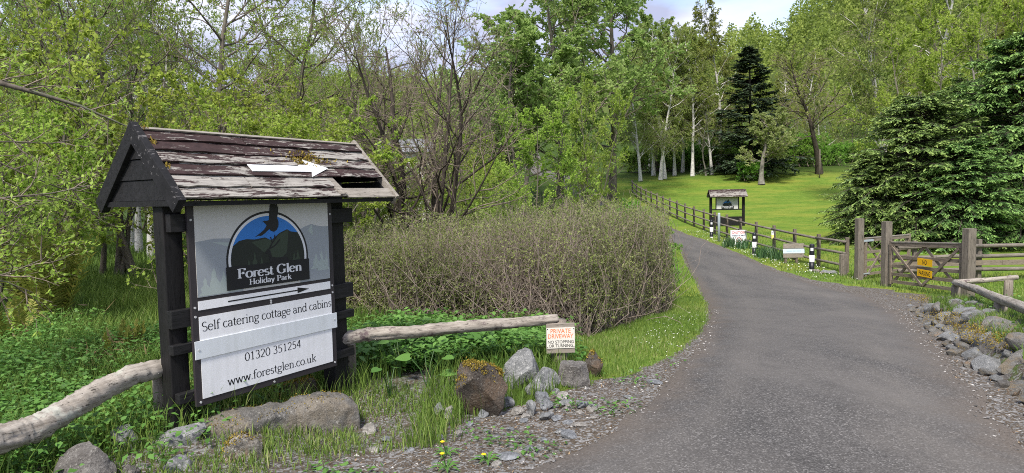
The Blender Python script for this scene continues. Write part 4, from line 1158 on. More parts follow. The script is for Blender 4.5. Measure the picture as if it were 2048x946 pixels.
# ------------------------------------------------------------------ verge furniture
def bollard_meshes():
    def cyl(z0, z1, r_, n=20, dome=False):
        prof = [(r_, z0), (r_, z1)]
        if dome: prof += [(r_ * math.cos(R(a)), z1 + r_ * .6 * math.sin(R(a))) for a in (25, 50, 75, 89)]
        V = [(q[0] * math.cos(2 * PI * i / n), q[0] * math.sin(2 * PI * i / n), q[1]) for q in prof for i in range(n)]
        return V, [[j * n + i, j * n + (i + 1) % n, (j + 1) * n + (i + 1) % n, (j + 1) * n + i] for j in range(len(prof) - 1) for i in range(n)] + [[(len(prof) - 1) * n + i for i in range(n)]]
    d = {}
    b_ = MB(); b_.add(*cyl(-.1, .06, .072)); d['foot'] = (b_, 'plastic_white')
    b_ = MB(); b_.add(*cyl(.06, .30, .078)); d['lower_body'] = (b_, 'plastic_black')
    b_ = MB(); b_.add(*cyl(.30, .52, .080)); d['white_band'] = (b_, 'plastic_white')
    b_ = MB(); b_.add(*cyl(.52, .84, .078, dome=True)); d['cap'] = (b_, 'plastic_black')
    b_ = MB()
    th = np.linspace(R(238), R(302), 6)
    V = [(.0805 * math.cos(a), .0805 * math.sin(a), z) for z in (.66, .755) for a in th]
    b_.add(V, [[i, i + 1, 7 + i, 6 + i] for i in range(5)]); d['reflector'] = (b_, 'plastic_white')
    return d
bmd = None
for px, d_, lab in ((1625, 20.6, 'black and white bollard nearest the gates'), (1509, 25.0, 'black and white bollard between the two daffodil clumps'), (1423, 31.0, 'black and white bollard beside the grey steel pole')):
    p = gp(px, d_)
    e_ = empty('bollard', tuple(p), math.atan2(p[0], p[1]) * -1, lab, 'bollard', 'bollards along the drive verge')
    if bmd is None:
        bmd = {k_: v[0].build(k_, M[v[1]], e_, 0, k_ != 'reflector').data for k_, v in bollard_meshes().items()}
    else:
        for k_, me in bmd.items(): place(k_, me, e_)
p = gp(1438, 29.6)
o = MB().tube([(0, 0, -.1), (0, 0, 1.28), (0, 0, 1.33)], [.062, .062, .05], 16).build('steel_pole', M['galv'], None, 0, True)
o.location = tuple(p); tag(o, 'plain grey steel pole standing in the verge by the fence', 'pole')
p = gp(1477, 28.2)
cs = empty('caution_sign', tuple(p), R(-8), 'white CAUTION speed bumps sign low in the verge by the fence', 'sign')
zt_ = at(1477, 460, 28.2)[2] - p[2]
MB().box(-.34, .34, -.02, .0, zt_ - .64, zt_).build('sign_plate', M['white'], cs, .003)
for x_ in (-.25, .25): MB().box(x_ - .035, x_ + .035, .002, .06, -.15, zt_ - .05).build('leg', M['fence'], cs, .003)
text('CAUTION', .15, 0, zt_ - .16, -.0206, M['red'], cs, .56, .02)
text('SPEED BUMPS', .085, 0, zt_ - .27, -.0206, M['navy'], cs, .56, .02)
b_ = MB(); ci, co_ = circ(.02, zt_ - .44, .085, 28), circ(.02, zt_ - .44, .115, 28)
b_.add([(q[0], -.0206, q[1]) for q in ci + co_], [[i, (i + 1) % 28, 28 + (i + 1) % 28, 28 + i][::-1] for i in range(28)])
b_.build('printed_ring', M['red'], cs)
text('5', .12, .02, zt_ - .485, -.0206, M['ink'], cs, None, .01)
p = gp(1588, 22.6)
ib = empty('welcome_board', tuple(p), R(-4), 'low grey plank board with a pale blue plate, on two short legs', 'sign')
zt_ = at(1588, 487, 22.6)[2] - p[2]
MB().box(-.36, .36, -.02, .005, zt_ - .17, zt_).build('plank', M['plank'], ib, .003)
MB().box(-.36, .36, -.02, .005, zt_ - .50, zt_ - .34).build('plank', M['plank'], ib, .003)
MB().box(-.35, .35, -.012, .004, zt_ - .338, zt_ - .172).build('plank', M['fence'], ib)
MB().box(-.37, .37, -.026, -.0205, zt_ - .345, zt_ - .185).build('sign_plate', M['bluewhite'], ib, .001)
for i_, (a, b2) in enumerate(((-.25, -.05), (-.03, .07), (.09, .24))):
    MB().box(a, b2, -.0268, -.0262, zt_ - .275, zt_ - .255).build('faint_lettering', M['blueink'], ib)
for x_ in (-.26, .12): MB().box(x_ - .04, x_ + .04, .006, .07, -.15, zt_ - .06).build('leg', M['fence'], ib, .004)
p = at(1545.5, 469, 25.15)
o = MB().box(-.05, .05, -.004, .004, -.01, .15).build('marker_plate', M['white'], None)
e_ = empty('post_marker', tuple(p), R(-6), 'narrow white and yellow marker plate on a fence post', 'sign')
o.parent = e_; o.name = 'upper_plate'
MB().box(-.05, .05, -.004, .004, -.16, -.011).build('lower_plate', M['yellow2'], e_)
MB().box(-.012, .012, -.0048, -.0042, .04, .11).build('printed_mark', M['ink'], e_)

# far sign with the same badge
p = gp(1455, 36.0)
fs = empty('roofed_sign', tuple(p), R(-3), 'small far roofed sign with the same badge, standing on the lawn behind the fence', 'sign')
top = at(1455, 379, 36)[2] - p[2]
wd2 = 1.0
for x_ in (-.93, .88): MB().box(x_ - .065, x_ + .065, -.065, .065, -.2, top - .3).build('post', M['black'], fs, .005)
MB().box(-.86, .81, -.03, .03, top - 1.15, top - 1.09).build('cross_bar', M['blackx'], fs)
MB().box(-.62, .57, -.045, -.031, top - 1.088, top - .42).build('sign_panel', M['pic'], fs)
for x_ in (-.66, .59): MB().box(x_, x_ + .04, -.05, .03, top - 1.088, top - .42).build('panel_edge', M['blackx'], fs)
MB().box(-.862, .812, -.03, .03, top - 2.0, top - 1.52).build('lower_panel', M['blackx'], fs)
logo(fs, lambda u, v: (-.62 + 1.19 * u, top - .44 - .66 * v), .27, -.046, .0012, False)
MB().box(-.35, .33, -.066, -.062, top - 1.07, top - .91).build('name_plate', M['ink'], fs)
words('Forest Glen', -.3, .28, top - 1.0, .11, -.0675, .16, .06, M['print_white'], fs)
words('Holiday Park', -.19, .17, top - 1.05, .06, -.0675, .16, .07, M['print_white'], fs)
rf = empty('roof'); rf.parent = fs
for sgn in (-1, 1):
    for i in range(5):
        y0_, y1_ = .085 * i, .085 * (i + 1) + .015
        z0_, z1_ = top - .0 - y0_ * .95, top - y1_ * .95
        V = [(x_, sgn * y_, z_ + t_) for x_ in (-1.06, 1.0) for (y_, z_) in ((y0_, z0_), (y1_, z1_ + .012)) for t_ in (0, .014)]
        Fs = [[0, 1, 3, 2], [4, 6, 7, 5], [0, 4, 5, 1], [2, 3, 7, 6], [0, 2, 6, 4], [1, 5, 7, 3]]
        MB().add(V, Fs).build('plank', M['roof'], rf)
MB().box(-1.04, .98, -.4, .4, top - .44, top - .415).build('soffit', M['blackx'], rf)

# ------------------------------------------------------------------ rocks
_ico = None
def ico(sub):
    import bmesh
    bm = bmesh.new(); bmesh.ops.create_icosphere(bm, subdivisions=sub, radius=1)
    V = np.array([v.co[:] for v in bm.verts]); F_ = np.array([[v.index for v in f.verts] for f in bm.faces]); bm.free()
    return V, F_
ICO = {s: ico(s) for s in (2, 3, 4)}
def rockmesh(key, seed, size, mat, sub=3, planes=11, rough=.05, smooth=False, flat=0):
    r_ = np.random.default_rng(seed); V, F_ = ICO[sub]; V = V.copy()
    for i in range(planes):
        nn = nrm(r_.normal(0, 1, 3)); dd = r_.uniform(.45, .78)
        if i == 0 and flat: nn = nrm(np.array([r_.normal(0, .12), r_.normal(0, .1), 1.0])); dd = flat
        ov = np.maximum(V @ nn - dd, 0); V = V - ov[:, None] * nn * .96
    off = r_.uniform(0, 50, 3)
    ns = np.array([mnoise.fractal(Vector(v * 2.2 + off), .8, 2.0, 5) + .5 * mnoise.ridged_multi_fractal(Vector(v * 3 + off), .9, 2.0, 4, 1.0, 2.0) for v in V])
    V = V * (1 + 1.1 * rough * (ns[:, None] - .5))
    V = (V - (V.max(0) + V.min(0)) / 2) / (V.max(0) - V.min(0)) * np.array(size)
    me = mesh(key, V, F_, M[mat], smooth)
    if smooth: me.set_sharp_from_angle(angle=R(24))
    return me
def boulder(label, px0, px1, ytop, ybot, d, mat, seed, depth=.8, rz=0, sub=4, name='boulder', planes=11, sink=.18, rough=.07, tilt=0, grp=None, flat=0):
    a = at((px0 + px1) / 2, ybot, d); wd = (px1 - px0) / F * d; hg = (ybot - ytop) / F * d
    me = rockmesh(name, seed, (wd, wd * depth, hg * (1 + sink)), mat, sub, planes, rough, True, flat)
    o = place(name, me, None, (a[0], a[1] + wd * depth * .3, a[2] + hg * (1 - sink) / 2), rz)
    if tilt: o.rotation_euler = (0, tilt, rz)
    return tag(o, label, 'rock', grp)
def slab_prism(name, outline, d_front, thick_dir, mat, seed, label):
    """long shaped slab from a front outline (px) extruded back, then roughened"""
    P = [at(x, y, d) for x, y, d in outline]
    return P
# big slab below the sign: shaped from its own profile (length along the sign, height profile)
r_ = np.random.default_rng(4)
c0 = at(400, 868, 4.12); c1 = at(724, 860, 4.78)
ln = np.linalg.norm((c1 - c0)[:2]); ax = (c1 - c0)[:2] / ln; pr = np.array([-ax[1], ax[0]])
nu, nv = 70, 26
us_ = np.linspace(0, 1, nu)
hprof = np.interp(us_, [0, .03, .1, .3, .42, .6, .8, .94, .985, 1], [.02, .07, .10, .13, .17, .225, .26, .265, .24, .1])
V = []
for i, u_ in enumerate(us_):
    for j in range(nv):
        a = PI * j / (nv - 1)
        cy = math.copysign(abs(math.cos(a)) ** .45, math.cos(a)); cz_ = abs(math.sin(a)) ** .38
        dep = .17 + .03 * math.sin(u_ * 9)
        yy = -dep * cy * (1 if .02 < u_ < .98 else .7)
        zz = hprof[i] * cz_
        pos = c0[:2] + ax * ln * u_ + pr * (yy + .14)
        q = Vector((pos[0] * 5, pos[1] * 5, zz * 5))
        ns = mnoise.fractal(q, 1.0, 2.0, 5)
        nrmv = np.array([pr[0] * -cy, pr[1] * -cy, cz_])
        w3 = np.array([pos[0], pos[1], c0[2] * (1 - u_) + c1[2] * u_ - .03 + zz]) + nrmv * (.03 * ns + .012 * mnoise.noise(q * 5))
        V.append(w3)
idx = np.arange(nu * nv).reshape(nu, nv)
Fq = np.stack([idx[:-1, :-1], idx[1:, :-1], idx[1:, 1:], idx[:-1, 1:]], -1).reshape(-1, 4)
b_ = MB().add(V, Fq); b_.f.append([int(i) for i in idx[0]]); b_.f.append([int(i) for i in idx[-1][::-1]])
o = b_.build('boulder', M['rock_slab'], None, 0, True)
tag(o, 'long low speckled brown-grey slab lying in front of the big sign', 'rock')
boulder('rounded lichen-white boulder with a brown mossy cap, in front of the long slab', 410, 516, 876, 965, 3.78, 'rock_lichen', 21, .8, .3)
boulder('dark jagged rock below the thick curved log rail', 98, 212, 893, 985, 3.5, 'rock', 22, .8, .5)
boulder('flat-topped grey rock in the grass left of the stump post', 216, 274, 856, 908, 3.95, 'rock_grey', 23, .8, 0, flat=.4)
boulder('pale lichen-spotted slab leaning at the foot of the sign post', 296, 408, 858, 905, 4.0, 'rock_grey', 24, .45, .35, tilt=-.22)
boulder('small pale angular rock at the bottom edge, beside the lichen boulder', 318, 382, 912, 968, 3.65, 'rock_grey', 25, .8, .4)
boulder('small half-buried grey rock at the bottom edge in the grass', 238, 276, 930, 965, 3.6, 'rock', 26, .8, 0)
boulder('brown boulder topped with orange-yellow moss, by the pile of stones', 910, 1012, 722, 832, 4.85, 'rock_moss', 31, .75, .35, planes=9, flat=.42)
boulder('large pale grey pointed boulder beside the private driveway sign', 1000, 1082, 697, 792, 5.45, 'rock_grey', 36, .7, -.3, planes=13)
boulder('sloping grey boulder leaning against the pointed one', 1050, 1126, 738, 797, 5.3, 'rock_grey', 33, .7, .2, tilt=.3)
boulder('squat grey-brown boulder below the private driveway sign', 1117, 1181, 724, 786, 5.4, 'rock', 34, .8, .1, flat=.5)
boulder('small dark boulder in the grass right of the private driveway sign', 1166, 1212, 703, 748, 5.85, 'rock_moss', 35, .8, .5)
boulder('pale rounded stone at the right end of the long slab', 722, 752, 845, 872, 4.6, 'pale_stone', 37, .8, .2, 3, 'stone')
boulder('mossy log-like rock lying behind the big sign', 500, 640, 765, 822, 5.2, 'rock_moss', 38, .5, .55)
boulder('upright pale stone at the edge of the grass, left of the mossy boulder', 888, 906, 812, 836, 4.65, 'pale_stone', 39, .7, .2, 3, 'stone')
boulder('rounded grey stone beside the upright pale stone', 868, 888, 806, 828, 4.75, 'rock_grey', 40, .8, .2, 3, 'stone')
sm = [(972, 1008, 806, 832), (998, 1030, 795, 815), (1070, 1104, 783, 805), (1110, 1140, 785, 800), (1050, 1076, 800, 832), (1080, 1112, 800, 822), (1022, 1050, 815, 832), (1116, 1150, 800, 812), (1150, 1182, 803, 816), (1172, 1200, 813, 824), (1104, 1120, 776, 790), (955, 978, 818, 836), (1040, 1062, 828, 842), (1076, 1110, 826, 842), (1100, 1128, 832, 842), (1128, 1145, 808, 820)]
sx_ = ['pale_stone', 'rock_grey', 'slate']
for i, (a, b2, c_, d2) in enumerate(sm):
    p = G((a + b2) / 2, d2)
    boulder('loose grey stone in the pile at the foot of the boulders', a, b2, c_, d2, p[1], sx_[i % 3], 50 + i, .8, .4 * (i % 5), 3, 'stone', 9, .15, .04, 0, 'stones piled at the foot of the boulders')
sl_ = [(990, 1042, 921, 10), (1024, 1048, 908, 8), (1045, 1072, 903, 9), (1068, 1092, 901, 8), (1115, 1160, 877, 13), (1145, 1180, 855, 8), (1125, 1150, 849, 7), (1108, 1130, 868, 9), (948, 975, 918, 8), (980, 1005, 935, 11), (1170, 1200, 818, 7), (1245, 1270, 797, 5), (1290, 1330, 768, 5), (1180, 1195, 838, 6), (1080, 1095, 884, 8), (965, 982, 868, 9), (930, 948, 852, 9), (905, 930, 873, 10), (868, 890, 880, 10), (945, 960, 842, 7), (760, 785, 885, 10), (735, 765, 905, 10), (810, 828, 905, 9), (860, 880, 930, 9), (1035, 1060, 846, 7), (1150, 1170, 828, 6), (1010, 1030, 862, 7), (985, 1004, 878, 7)]
for i, (a, b2, yb, hg) in enumerate(sl_):
    p = G((a + b2) / 2, yb)
    boulder('flat pale slate flake lying in the gravel at the road edge', a, b2, yb - hg, yb, p[1], ['slate', 'pale_stone', 'slate', 'rock_grey'][i % 4], 80 + i, .75, .5 * (i % 7), 2, 'slate_flake', 8, .2, .03, 0, 'flat stones in the gravel')
def moss_cap(o, n, size, seed, zmin=.45, top=.5):
    r_ = np.random.default_rng(seed); me = o.data
    N = np.array([p_.normal[:] for p_ in me.polygons]); C = np.array([p_.center[:] for p_ in me.polygons])
    zr = C[:, 2].min() + (C[:, 2].max() - C[:, 2].min()) * top
    k = np.nonzero((N[:, 2] > zmin) & (C[:, 2] > zr))[0]
    if not len(k): return
    patch = np.array([mnoise.noise(Vector(C[i_] * 9)) for i_ in k]); k = k[patch > -.12]
    if not len(k): return
    P = C[r_.choice(k, n)] + r_.normal(0, .008, (n, 3))
    V, F_ = leaves(r_, P, np.tile(Z1, (n, 1)), r_.uniform(.5, 1.4, n) * size, r_.uniform(.4, .7, n) * size, 0, .5)
    q_ = mk('moss', V, F_, M['moss'], o, False, np.repeat(r_.uniform(0, 1, n), 4)); q_['kind'] = 'stuff'
for o in list(col.objects):
    lb = o.get('label', '')
    if 'orange-yellow moss' in lb: moss_cap(o, 1500, .018, 1, .25, .45)
    elif 'brown mossy cap' in lb: moss_cap(o, 420, .016, 2, .4, .6)
    elif 'small dark boulder' in lb: moss_cap(o, 250, .016, 3, .3, .5)
    elif 'mossy log-like' in lb: moss_cap(o, 1200, .022, 4, .2, .3)
    elif 'speckled brown-grey slab' in lb: moss_cap(o, 500, .014, 5, .75, .62)
# scattered gravel (uncountable)
rng = np.random.default_rng(17)
def scatter(n, x0, x1, y0, y1, fn):
    X = rng.uniform(x0, x1, n); Y = rng.uniform(y0, y1, n); k = rng.uniform(0, 1, n) < fn(X, Y)
    return X[k], Y[k]
def pebbles(name, X, Y, smin, smax, mat, label):
    base = np.array([[1, 0, 0], [-.5, .8, 0], [-.6, -.7, 0], [.1, .1, .55], [.55, -.5, .3]])
    fc = np.array([[0, 1, 3], [1, 2, 3], [2, 4, 3], [4, 0, 3], [2, 0, 4]])
    n = len(X); th = rng.uniform(0, 2 * PI, n); s = rng.uniform(smin, smax, n) * rng.choice([1, 1, 1.7], n)
    c, s_ = np.cos(th), np.sin(th)
    bx_ = base[None] * (s[:, None, None] * np.array([1, .8, .8])) * rng.uniform(.7, 1.2, (n, 5, 1))
    V = np.stack([X[:, None] + bx_[..., 0] * c[:, None] - bx_[..., 1] * s_[:, None], Y[:, None] + bx_[..., 0] * s_[:, None] + bx_[..., 1] * c[:, None], gz(X, Y)[:, None] + bx_[..., 2] + .002 + np.where(on_road(X, Y, .05), .025, 0)[:, None]], -1)
    Fq = (np.arange(n) * 5)[:, None, None] + fc[None]
    o = mk(name, V.reshape(-1, 3), Fq.reshape(-1, 3), M[mat], None, False, np.repeat(rng.uniform(0, 1, n), 5))
    return tag(o, label, 'gravel', kind='stuff')
t = MT('mixed gravel', .9, .2)
t.color(t.ramp(t.attr('rnd'), [(0, (.06, .055, .05)), (.4, (.13, .125, .12)), (.75, (.24, .225, .21)), (1, (.48, .46, .43))])); M['gravel'] = t.m
t = MT('leaf litter', .9, .1)
t.color(t.ramp(t.attr('rnd'), [(0, (.05, .03, .018)), (.5, (.15, .09, .05)), (1, (.30, .22, .13))])); M['chips'] = t.m
def near_edge(X, Y):
    return np.where(on_road(X, Y, -.2), 0, dirt(X, Y)) * (.35 + .65 * (np.sin(X * 3 + Y * 2.2) * np.sin(Y * 3.7 - X) > -.2))
X, Y = scatter(40000, -3, 7, 2.8, 12, near_edge)
pebbles('gravel', X, Y, .004, .012, 'gravel', 'loose gravel along the edges of the drive')
X, Y = scatter(26000, -3, 7, 2.8, 13, near_edge)
n = len(X)
P = np.stack([X, Y, gz(X, Y) + .008], -1)
V, Fq = leaves(rng, P, rng.normal(0, 1, P.shape) * [1, 1, .1], rng.uniform(.012, .04, n), rng.uniform(.003, .012, n), 2.0, .9)
tag(mk('leaf_litter', V, Fq, M['chips'], None, False, np.repeat(rng.uniform(0, 1, n), 4)), 'brown twigs and dead leaves littering the gravel margins', 'litter', kind='stuff')

# dry stone edging on the far side of the drive
wl = [G(x, y) for x, y in ((1828, 612), (1850, 640), (1875, 668), (1905, 700), (1950, 735), (2000, 772), (2060, 815), (2140, 880))]
wall = empty('stone_wall', tuple(wl[3]), 0, 'tumbled mossy dry-stone edging along the far side of the drive', 'wall')
O3 = np.array(wl[3])
WP = np.array(wl); tt = np.r_[0, np.cumsum(np.linalg.norm(np.diff(WP[:, :2], axis=0), axis=1))]
def wat(s): return np.array([np.interp(s, tt, WP[:, i]) for i in range(2)])
bank = []
rng = np.random.default_rng(31)
stone_lib = [rockmesh('stone', 300 + i, (1, 1, 1), m_, 3, 13, .05, True) for i, m_ in enumerate(['rock_wall', 'rock_wall', 'rock_grey', 'rock_wall', 'rock', 'rock_wall', 'rock_lichen', 'rock_grey'])]
tot = tt[-1]
for lay, (hz_, offx, sz) in enumerate(((.03, .12, .22), (.13, .26, .25), (.21, .44, .26), (.05, -.02, .12), (.22, .72, .20), (.16, .35, .13))):
    s = rng.uniform(0, .1)
    while s < tot:
        ww = sz * rng.uniform(.6, 1.5)
        c_ = wat(s); c2 = wat(min(s + .1, tot)); dv = nrm(c2 - c_) if np.linalg.norm(c2 - c_) > 1e-4 else np.array([0, -1.0])
        pn = np.array([-dv[1], dv[0]])
        if pn[0] < 0: pn = -pn
        q = c_ + pn * (offx + rng.normal(0, .035))
        amp = np.interp(s, [0, .6, 2, tot], [.55, .8, 1, 1])
        o = place('stone', stone_lib[rng.integers(0, 8)], wall, tuple(np.array([q[0], q[1], float(gz(q[0], q[1])) + hz_ * amp - .03]) - O3), 0,
                  (ww * rng.uniform(.9, 1.4), ww * rng.uniform(.7, 1.1), ww * rng.uniform(.45, .8)))
        o.rotation_euler = (rng.normal(0, .25), rng.normal(0, .25), math.atan2(dv[1], dv[0]) + rng.normal(0, .5))
        s += ww * (1.0 if lay < 3 else 2.1)
# earth bank behind the stones
bk = []
for i in range(60):
    s = tot * i / 59; c_ = wat(s); c2 = wat(min(s + .1, tot)); dv = nrm(c2 - c_) if i < 58 else dv
    pn = np.array([-dv[1], dv[0]]); pn = pn if pn[0] > 0 else -pn
    for j, (o_, hz_) in enumerate(((.08, -.05), (.2, .10), (.42, .21), (.8, .19), (1.5, .05), (2.0, -.08))):
        q = c_ + pn * o_; amp = np.interp(s, [0, .6, 2, tot - .8, tot], [.5, .8, 1, 1, -.3])
        bk.append((q[0], q[1], float(gz(q[0], q[1])) + hz_ * amp + .02 * math.sin(i * 1.3 + j * 2)))
idx = np.arange(360).reshape(60, 6)
Fq = np.stack([idx[:-1, :-1], idx[1:, :-1], idx[1:, 1:], idx[:-1, 1:]], -1).reshape(-1, 4)
BK = np.array(bk)
o = mk('bank', BK - O3, Fq, M['ground'], wall, True, attrs={'dirt': np.full(360, .55), 'wood': np.full(360, .7)})
for i, (x_, y_, d_) in enumerate(((1845, 600, 11.2), (1895, 655, 8.2), (1990, 700, 6.4), (2020, 735, 5.9), (1945, 690, 7.0))):
    c_ = at(x_, y_, d_)
    moss_on(wall, lambda r_: np.array([c_[0] + r_.normal(.15, .17), c_[1] + r_.normal(.1, .2), float(gz(c_[0], c_[1])) + .19 + r_.normal(0, .03)]) - O3, 900, 40 + i, .02)
# pale stones beside the bollard
for i, (px, d_, s_) in enumerate(((1636, 20.3, .28), (1652, 20.0, .3), (1665, 19.8, .34), (1645, 19.9, .18))):
    p = gp(px, d_)
    o = place('stone', stone_lib[[6, 2, 7, 6][i]], None, (p[0], p[1], p[2] + s_ * .12), i * 1.3, (s_, s_ * .8, s_ * .42))
    tag(o, 'half-buried pale stone in the verge between bollard and gate post', 'stone', 'stones in the verge by the bollard')

# ------------------------------------------------------------------ hedge
def mnz(P): return np.sin(P[:, 0] * 2.3 + 1.1 * np.sin(P[:, 2] * 3.1)) * np.sin(P[:, 1] * 2.9 + P[:, 2] * 2)
rng = np.random.default_rng(44)
hb = [(-3.3, 9.6), (-1.9, 8.95), (1.0, 8.5), (2.98, 12.0), (3.4, 14.0), (1.6, 15.0), (-.6, 12.5), (-3.1, 11.6)]
HB = np.array(hb)
def inpoly(X, Y, P):
    r = np.zeros(len(X), bool); j = len(P) - 1
    for i in range(len(P)):
        c = ((P[i][1] > Y) != (P[j][1] > Y)) & (X < (P[j][0] - P[i][0]) * (Y - P[i][1]) / (P[j][1] - P[i][1] + 1e-9) + P[i][0])
        r ^= c; j = i
    return r
def edgedist(X, Y, P):
    d = np.full(len(X), 1e9)
    for i in range(len(P)):
        a, b_ = np.array(P[i]), np.array(P[(i + 1) % len(P)]); ab = b_ - a
        t = np.clip(((X - a[0]) * ab[0] + (Y - a[1]) * ab[1]) / (ab @ ab), 0, 1)
        d = np.minimum(d, np.hypot(X - a[0] - t * ab[0], Y - a[1] - t * ab[1]))
    return d
def htop(X, Y):
    return np.interp(X, [-3.4, -1.9, 0, 1, 2.3, 3.0, 3.4], [1.24, 1.36, 1.52, 1.62, 1.62, 1.52, 1.25]) - gz(X, Y) + .09 * np.sin(X * 2.1 + Y) + .08 * np.sin(X * 5.3 - Y * 3) + .05 * np.sin(X * 11 + Y * 7)
hedge = empty('hedge', (0, 9.5, 0), 0, 'big clipped twiggy hedge between the log rail and the drive', 'hedge')
HO = np.array([0, 9.5, 0])
def inhedge(n, near=.6):
    X = rng.uniform(-3.4, 4.7, n); Y = rng.uniform(8.4, 20, n)
    k = inpoly(X, Y, hb); X, Y = X[k], Y[k]
    d = edgedist(X, Y, hb); k = rng.uniform(0, 1, len(X)) < np.where(Y < 14, np.exp(-d / near) + .08, .5 * np.exp(-d / near))
    return X[k], Y[k], d[k]
# stems growing from the ground
X, Y, d = inhedge(90000)
X, Y = X[:13000], Y[:13000]; n = len(X)
P0 = np.stack([X, Y, gz(X, Y) - .05], -1)
D0 = np.stack([rng.normal(0, .5, n), rng.normal(0, .45, n) - .08, np.ones(n)], -1)
B = grow(rng, P0, D0, htop(X, Y) * np.where(rng.uniform(0, 1, n) < .05, rng.uniform(1.0, 1.16, n), rng.uniform(.45, 1.04, n)), 6, .24, .05)
Rr = taper(rng.uniform(.003, .008, n), .3, 6)
def clipped(T, mg, stray):
    X_, Y_, Z_ = T.T
    ins = inpoly(X_, Y_, hb) | (edgedist(X_, Y_, hb) < mg)
    lowz = Z_ - gz(X_, Y_) < htop(X_, Y_) + .03
    return (ins & lowz) | (rng.uniform(0, 1, len(X_)) < stray)
k = clipped(B[:, -1], .06, .03); B, Rr, X, Y = B[k], Rr[k], X[k], Y[k]; n = len(X)
mk('stems', *(lambda q: (q[0] - HO, q[1]))(tubes(B, Rr, 4)), M['twig_grey'], hedge, True)
p, dd, ln, rr = spawn(rng, B, Rr, 6, .15, 1, 1.05, .22, htop(X, Y), .3)
B2 = grow(rng, p, dd, ln, 3, .24, .05); k = clipped(B2[:, -1], .09, .025); B2 = B2[k]; p = p[k]; R2 = np.full((len(p), 4), .003) * np.array([1, .85, .65, .35])
mk('twigs', *(lambda q: (q[0] - HO, q[1]))(tubes(B2, R2, 3)), M['twig_grey'], hedge, True)
# small leaves near the clipped surface
k = np.repeat(np.arange(len(B2)), 14)
t = rng.uniform(.1, 3, len(k)); i = np.minimum(t.astype(int), 2); f = (t - i)[:, None]
P = B2[k, i] * (1 - f) + B2[k, i + 1] * f + rng.normal(0, .012, (len(k), 3))
green = np.interp(P[:, 0], [-3.4, -2.2, -.9, .3, .9, 1.3, 5], [1, .9, .55, .3, .4, .95, 1, ]) + .28 * np.sin(P[:, 0] * 3.1 + P[:, 2] * 4) * np.sin(P[:, 1] * 2.7)
green = green + .35 * sstep(1.2, 1.5, P[:, 2] - gz(P[:, 0], P[:, 1]))
kk = rng.uniform(0, 1, len(P)) < green
P = P[kk]
V, Fq = leaves(rng, P, rng.normal(0, .5, P.shape) + Z1 * .4, rng.uniform(.022, .045, len(P)), rng.uniform(.014, .026, len(P)), .3, .6)
rn = np.clip(.6 * rng.uniform(0, 1, len(P)) + .2 + .3 * mnz(P), 0, 1)
mk('foliage', V - HO, Fq, M['leaf_hedge'], hedge, False, np.repeat(rn, 4))['kind'] = 'stuff'

# brighter shrubs further along the drive, behind the hedge
def shrub_mesh(key, seed, H, rad, n_st, lm, leaf, lpt=10):
    return tree_meshes(key, seed, H, stems=n_st, r0=.025, spread=.75, nl=9, l_len=.5, l_t0=.12, nb=6, b_len=.55, nt=5, t_len=.55, lpt=lpt, leaf=leaf, lm=lm, bm='twig', tm='twig', lean=.35, wig=.12)
shA = shrub_mesh('bright shrub', 61, 1.9, 1, 9, 'leaf_bright', (.085, .05), 6)
for i, (px, d_, s_) in enumerate(((1275, 17.0, .75), (1270, 20.0, .8), (1278, 23, .72), (1262, 27, .8), (1240, 22, .95), (1235, 28, 1.05), (1205, 26, 1.15), (1180, 22, 1.05), (1140, 21, .95), (1095, 18, .8), (1252, 32, .85))):
    put(shA, 'leafy_shrub', gp(px, d_), 'bright green leafy shrub behind the clipped hedge', 'bright shrubs behind the hedge', s_, i * 1.1, 'shrub')

# ------------------------------------------------------------------ trees
W1 = tree_meshes('slender woodland tree', 101, 9, r0=.085, nl=34, l_len=.34, l_t0=.1, l_ang=.95, nb=9, nt=7, b_len=.42, t_len=.42, lpt=9, leaf=(.05, .027), lm='leaf_spring', bm='bark', tm='twig', lean=.06, wig=.1)
W2 = tree_meshes('willow', 102, 8, stems=4, r0=.075, spread=.25, nl=15, l_len=.36, l_t0=.12, l_ang=.8, nb=8, nt=6, b_len=.45, t_len=.45, lpt=8, leaf=(.055, .024), lm='leaf_willow', bm='bark', tm='twig_grey', wig=.1, l_trop=.1)
W3 = tree_meshes('hazel', 103, 4.2, stems=7, r0=.04, spread=.45, nl=10, l_len=.42, l_t0=.12, l_ang=.8, nb=7, nt=5, b_len=.45, t_len=.5, lpt=6, leaf=(.07, .045), lm='leaf_spring', bm='bark', tm='twig', wig=.12)
W4 = tree_meshes('young birch', 104, 11, r0=.1, nl=36, l_len=.26, l_t0=.3, l_ang=.8, nb=9, nt=7, b_len=.4, t_len=.5, t_trop=-.12, lpt=6, leaf=(.07, .045), lm='leaf_birch', bm='birch', tm='twig', lean=.05)
WL = [W1, W2, W3, W4]
rngp = np.random.default_rng(71)
